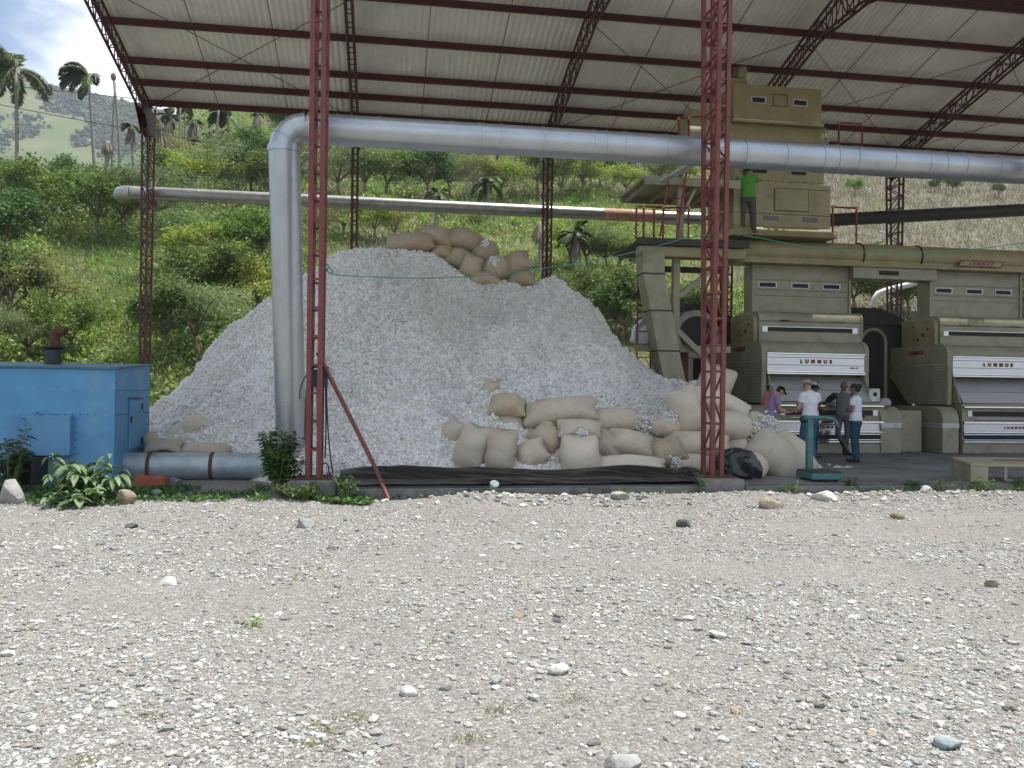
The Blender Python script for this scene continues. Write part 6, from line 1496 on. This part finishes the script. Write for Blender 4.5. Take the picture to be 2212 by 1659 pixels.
    if face:
        for sg in (-1, 1): MB().ell(hc + hr * sg * .031 * s + hu * .0 + hf * .082 * s, (.012 * s, .009 * s, .007 * s), 8, 6, (hr, hf, hu)).build('eye', DARK, R)
        MB().ell(hc - hu * .062 * s + hf * .078 * s, (.024 * s, .010 * s, .006 * s), 8, 6, (hr, hf, hu)).build('mouth', mat('lips', (.14, .05, .045), .5), R)
    return R, W, L, (hc, hr, hf, hu, s)
zf = .19
pW = onz(1748, 1006, zf)
person('balding man in a white short-sleeved shirt and blue jeans, back turned, nearest the scale', pW, 118, dict(head=(-.0, .06, 1.575), elR=(.24, .06, 1.13), wrR=(.10, .26, 1.08), elL=(-.25, .05, 1.12), wrL=(-.08, .27, 1.05), haR=(.0, .33, 1.09), haL=(.02, .33, 1.06), anL=(-.13, .10, .085), toL=(-.17, .27, .03), knL=(-.11, .09, .49)), SK_L, WHITE_C, JEANS, 'bald', HAIRG, H=1.74, headdir=(-.35, 1, -.25))
pB = onz(1753, 988, zf)
R_, W_, L_, (hc, hr, hf, hu, s_) = person('man in white shirt and whitish cap with black earmuffs, hidden behind the balding man', pB, 20, dict(elL=(-.33, -.12, 1.16), wrL=(-.17, .05, .98), elR=(.26, -.02, 1.12), wrR=(.12, .22, 1.05), haL=(-.08, .12, .99), haR=(.05, .28, 1.05), head=(0, .07, 1.57)), SK_D, WHITE_C, JEANS2, 'cap', CAPW, H=1.73, headdir=(.2, 1, -.3))
em = MB()
em.tube([hc + hr * math.cos(a) * .098 * s_ + hu * (.02 + math.sin(a) * .12) * s_ + hf * .01 for a in np.linspace(0, math.pi, 11)], .010, 6)
for sg in (-1, 1): em.ell(hc + hr * sg * .094 * s_, (.022, .034, .042), 10, 8, (hr, hf, hu))
em.build('ear_muffs', RUB, R_, smooth=True)
pG = onz(1822, 983, zf)
person('man in grey shirt with dark sleeves and yellow collar, legs crossed, leaning on the machine', pG, 250, dict(pel=(0, -.08, .94), che=(0, -.12, 1.26), neck=(0, -.12, 1.45), head=(0, -.08, 1.595), shR=(.19, -.12, 1.39), shL=(-.19, -.12, 1.39), elR=(.40, -.20, 1.22), wrR=(.60, -.30, 1.14), haR=(.70, -.34, 1.13), elL=(-.30, -.16, 1.14), wrL=(-.40, -.28, .98), hiR=(.09, -.08, .90), hiL=(-.09, -.08, .90), knR=(.13, .10, .50), anR=(-.08, .12, .10), toR=(-.16, .24, .03), knL=(-.08, .02, .49), anL=(-.02, .02, .085), toL=(-.06, .19, .03)), SK_D, GREY_C, GREYT, 'shaved', None, H=1.74, sleevem=NAVY, collar=YEL, face=True, sleeve=.5, headdir=(.25, 1, 0), cuff=.55)
pF = onz(1848, 998, zf)
person('woman in a white tee and tight blue jeans with tied-up black hair, arms folded', pF, 140, dict(elL=(-.23, .02, 1.12), wrL=(.04, .20, 1.12), haL=(.14, .20, 1.13), elR=(.23, .02, 1.13), wrR=(-.04, .22, 1.16), haR=(-.14, .20, 1.15), knR=(.085, .02, .49), knL=(-.085, .02, .49), anR=(.08, -.02, .085), anL=(-.08, -.02, .085), toR=(.11, .15, .03), toL=(-.09, .15, .03), neck=(0, .0, 1.42), shR=(.165, 0, 1.37), shL=(-.165, 0, 1.37)), SK_M, WHITE_C, cloth('teal_denim', (.03, .075, .115), .2), 'bun', HAIR, H=1.66, female=True, headdir=(-.2, 1, -.05))
pP = onz(1668, 992, zf)
person('man in a lilac polo shirt and black cap, head bowed over his hands', pP, 5, dict(pel=(0, -.06, .93), che=(0, .0, 1.24), neck=(0, .07, 1.42), head=(0, .17, 1.53), shR=(.185, .03, 1.37), shL=(-.185, .03, 1.37), elR=(.22, .08, 1.10), wrR=(.13, .32, 1.06), haR=(.08, .42, 1.07), elL=(-.22, .08, 1.10), wrL=(-.10, .32, 1.06), haL=(-.05, .42, 1.07), hiR=(.09, -.05, .9), hiL=(-.09, -.05, .9), knR=(.1, .16, .50), anR=(.1, .26, .085), toR=(.11, .43, .03), knL=(-.1, .14, .50), anL=(-.1, .20, .085), toL=(-.11, .38, .03)), SK_L, PURPLE_C, DKT, 'cap', CAPB, H=1.66, headdir=(0, 1, -.75))
pO = onz(1656, 978, zf)
person('man in an orange shirt and beige cap, half hidden behind the lilac polo shirt', pO, 30, dict(head=(0, .08, 1.57), elR=(.24, .02, 1.12), wrR=(.16, .24, 1.05), elL=(-.24, .02, 1.12), wrL=(-.16, .24, 1.05)), SK_M, ORANGE_C, DKT, 'cap', CAPW, H=1.72, headdir=(.1, 1, -.25))
pL_ = onv(1610, 510, 6.78); pL_[2] = 5.58
pL_ = B(9.98, 6.86, 5.585)
person('worker in a lime green tee and maroon cap standing high on the conveyor duct', pL_, 82, dict(elR=(.24, .16, 1.30), wrR=(.44, .26, 1.27), haR=(.55, .26, 1.25), shR=(.19, .02, 1.40), elL=(-.25, .06, 1.16), wrL=(-.12, .24, 1.30), anR=(.15, -.02, .085), toR=(.19, .15, .03), knR=(.13, .03, .5), anL=(-.12, -.0, .085), knL=(-.11, .03, .5), head=(0, .06, 1.58)), SK_M, LIME_C, OLT, 'cap', CAPR, H=1.80, headdir=(.4, 1, -.1))

# ================================================================== plants near the shed
BLEAF = leafmat('broad_leaf', .3)
def bigleaves(P, D, N_, L, W, col, droop=.35):
    S = unit(np.cross(D, N_)); n = len(P); rows = [(0, .04), (.25, .75), (.5, 1.0), (.75, .7), (1.0, .02)]; V = []
    for t, w in rows:
        c = P + D * (L * t)[:, None] - np.array([0, 0, 1.0]) * (L * droop * t * t)[:, None]; fold = N_ * (W * w * .22)[:, None]
        V += [c - S * (W * w / 2)[:, None] + fold, c, c + S * (W * w / 2)[:, None] + fold]
    V = np.stack(V, 1).reshape(-1, 3); F = []
    for r_ in range(4):
        for c in range(2): a = r_ * 3 + c; F.append((a, a + 1, a + 4, a + 3))
    F = ((np.arange(n) * 15)[:, None, None] + np.array(F)[None]).reshape(-1, 4)
    return V, F, np.repeat(col, 15, 0)
def bush(base, w, h, ns, nl, L, Wd, cols, label, cat, seed, droop=.5, name='bush', group=None, up=.6, lean=(0, 0)):
    rg = np.random.default_rng(seed); r = thing(name, label, cat, base, group); st = MB(); PP, DD, NN = [], [], []
    for k in range(ns):
        az = 2 * math.pi * k / ns + rg.uniform(-.4, .4); rad = w * rg.uniform(.25, 1.0) / 2; hh = h * rg.uniform(.45, 1.0)
        p0 = np.array(base) + np.array([math.cos(az), math.sin(az), 0]) * w * .06 - EZ * .05; e = np.array(base) + np.array([math.cos(az) * rad + lean[0] * hh, math.sin(az) * rad * .8 + lean[1] * hh, hh]); m_ = p0 * .5 + e * .5 + EZ * hh * .2
        pts = [p0 * (1 - t) ** 2 + m_ * 2 * t * (1 - t) + e * t * t for t in np.linspace(0, 1, 6)]; st.tube(pts, np.linspace(.012, .004, 6), 5)
        for j in range(nl):
            t = rg.uniform(.35, 1.0) if j else 1.0; i0 = min(int(t * 5), 4); p = pts[i0] + (pts[i0 + 1] - pts[i0]) * (t * 5 - i0); a2 = rg.uniform(0, 6.28)
            d = unit(np.array([math.cos(a2), math.sin(a2) - .2, rg.uniform(-.1, up)])); PP.append(p + d * .03); DD.append(d); NN.append(unit(np.array([0, 0, 1.0]) - d * d[2] + rg.normal(size=3) * .15))
    n = len(PP); PP, DD, NN = np.array(PP), np.array(DD), np.array(NN); Ls = L * rg.uniform(.6, 1.15, n)
    V, Fq, cc = bigleaves(PP, DD, NN, Ls, Ls * Wd, np.array(cols)[rg.integers(0, len(cols), n)] * rg.uniform(.75, 1.25, (n, 1)), droop)
    fastmesh('foliage', V, Fq, BLEAF, r, col=cc, smooth=True, off=OFF[r.name]); st.build('stem', mat_stem, r); return r
PALE = [(.155, .25, .105), (.115, .21, .07), (.20, .29, .145)]; MIDG = [(.06, .14, .025), (.085, .18, .035), (.045, .10, .02)]; DEEP = [(.03, .075, .018), (.045, .10, .022)]
gb = onz(178, 1082, .05); k = gb[1] / F_PX
bush(gb, 160 * k, 104 * k, 20, 12, .22, .42, PALE, 'bush of big pale drooping leaves in front of the blue housing', 'bush', 1, .75)
gb = onz(165, 1092, .05); bush(gb, 120 * k, 34 * k, 9, 5, .20, .6, PALE, 'low clump of round pale leaves at the foot of the drooping bush', 'plant', 2, .4)
gb = onz(600, 1066, .05); k = gb[1] / F_PX
bush(gb, 105 * k, 140 * k, 34, 30, .13, .5, MIDG, 'upright leafy green shrub hiding the foot of the tall duct', 'bush', 3, .35)
gb = B(-.12, -.62, .02); bush(gb, 120 * k, 40 * k, 26, 14, .08, .5, MIDG + DEEP, 'weedy green clump in front of the left column footing', 'plant', 4, .3)
gb = B(.50, -.60, .05); bush(gb, 60 * k, 50 * k, 10, 10, .09, .5, MIDG, 'small leafy weed just right of the left column footing', 'plant', 5, .3)
gb = onz(22, 1070, .03); bush(gb, 95 * k, 125 * k, 20, 14, .13, .5, DEEP, 'dark green shrub at the left edge against the blue housing', 'bush', 6, .4)
gb = onv(30, 1055, BV0 - .12); r = bush(gb, .25, 1.25, 8, 26, .075, .55, DEEP + MIDG, 'thin vine climbing the front of the blue housing', 'vine', 7, .3, name='vine', lean=(.22, .05))
gb = B(5.86, -.55, .1); bush(gb, 26 * k, 38 * k, 6, 9, .07, .55, MIDG, 'little bright weed beside the right column footing', 'plant', 8, .3)
gb = onz(388, 1060, .05); bush(gb, 22 * k, 30 * k, 5, 6, .08, .5, MIDG, 'small sprout by the terracotta block', 'plant', 9, .3)
for i, (x, y, w, h, lab) in enumerate(((1700, 1058, 56, 20, 'grassy weed tuft at the slab edge left of the scale'), (1760, 1048, 30, 16, 'small weed growing at the foot of the scale'), (1830, 1052, 26, 22, 'weed at the slab edge just right of the scale'), (1965, 1052, 44, 18, 'bright weed at the slab edge left of the bench'), (2030, 1056, 54, 24, 'dark green weed in front of the bench end plate'), (2110, 1054, 64, 22, 'leafy weed under the front of the bench'), (2195, 1052, 30, 24, 'weed at the right picture edge by the bench'))):
    g = onz(x, y, .12); kk = g[1] / F_PX; g = g - np.array([0, .12, 0]); bush(g, w * kk, h * kk, 9, 9, .075, .4, MIDG if i != 4 else DEEP, lab, 'plant', 30 + i, .25)
g = onz(548, 1350, .0); bush(g, .05, .035, 4, 3, .035, .7, [(.16, .36, .04)], 'tiny bright green seedling alone in the yard', 'plant', 50, .2)
# ground cover weeds and scattered grass (uncountable)
rg = np.random.default_rng(15); Ps = []
for x0, x1, y0, y1, n in ((-30, 640, 1056, 1084, 5200), (620, 800, 1070, 1086, 2600), (800, 1500, 1070, 1076, 300), (1590, 2240, 1056, 1068, 1200), (-30, 260, 1062, 1092, 2600)):
    for _ in range(n):
        x = rg.uniform(x0, x1); y = rg.uniform(y0, y1); p = onz(x, y, .05); p[2] = max(float(yardz(p[0], p[1])), 0.0); Ps.append(p)
P = np.array(Ps); dn = fbm(P[:, 0] * 1.6, P[:, 1] * 1.6, 44, 3); P = P[dn > -.12]; n = len(P)
D = unit(rg.normal(size=(n, 3)) * np.array([1, 1, .3]) + np.array([0, 0, .65])); NN = unit(np.array([0, 0, 1.0]) - D * D[:, 2:3] + rg.normal(size=(n, 3)) * .3); Ls = rg.uniform(.03, .10, n)
V, Fq, cc = leaves(P + EZ * rg.uniform(0, .05, (n, 1)), Ls, Ls * rg.uniform(.3, .6, n), D, NN, np.array(MIDG + DEEP)[rg.integers(0, 5, n)] * rg.uniform(.8, 1.4, (n, 1)))
tag(fastmesh('weeds', V, Fq, BLEAF, col=cc), 'low green weeds creeping along the shaded edge of the yard', 'weeds', kind='stuff')
Ps = []
for x, y, w in ((1080, 1530, 46), (1240, 1510, 40), (770, 1540, 36), (700, 1565, 50), (690, 1600, 44), (1010, 1590, 40), (190, 1640, 36), (330, 1545, 26), (1255, 1290, 36), (1410, 1330, 40), (1310, 1325, 24), (1575, 1330, 44), (1520, 1255, 40), (1770, 1295, 26), (1840, 1290, 20), (1430, 1150, 30), (790, 1130, 34), (520, 1160, 36), (120, 1130, 26), (900, 1190, 26), (2100, 1390, 40), (1980, 1225, 30), (640, 1245, 24), (420, 1290, 26), (2090, 1075, 30), (540, 1110, 40)):
    for _ in range(int(w * 2.2)):
        p = onz(x + rg.normal() * w * .55, y + rg.normal() * w * .16, .0); p[2] = float(yardz(p[0], p[1])); Ps.append(p)
P = np.array(Ps); n = len(P); D = unit(rg.normal(size=(n, 3)) * np.array([.8, .8, .2]) + np.array([0, 0, .8])); NN = unit(np.cross(D, rg.normal(size=(n, 3))))
V, Fq, cc = leaves(P, rg.uniform(.012, .038, n), np.full(n, .005), D, NN, np.where((rg.random(n) < .55)[:, None], np.array([[.17, .23, .08]]), np.array([[.30, .27, .15]])) * rg.uniform(.7, 1.3, (n, 1)))
tag(fastmesh('yard_grass', V, Fq, BLEAF, col=cc), 'thin wisps of grass growing through the gravel', 'grass', kind='stuff')
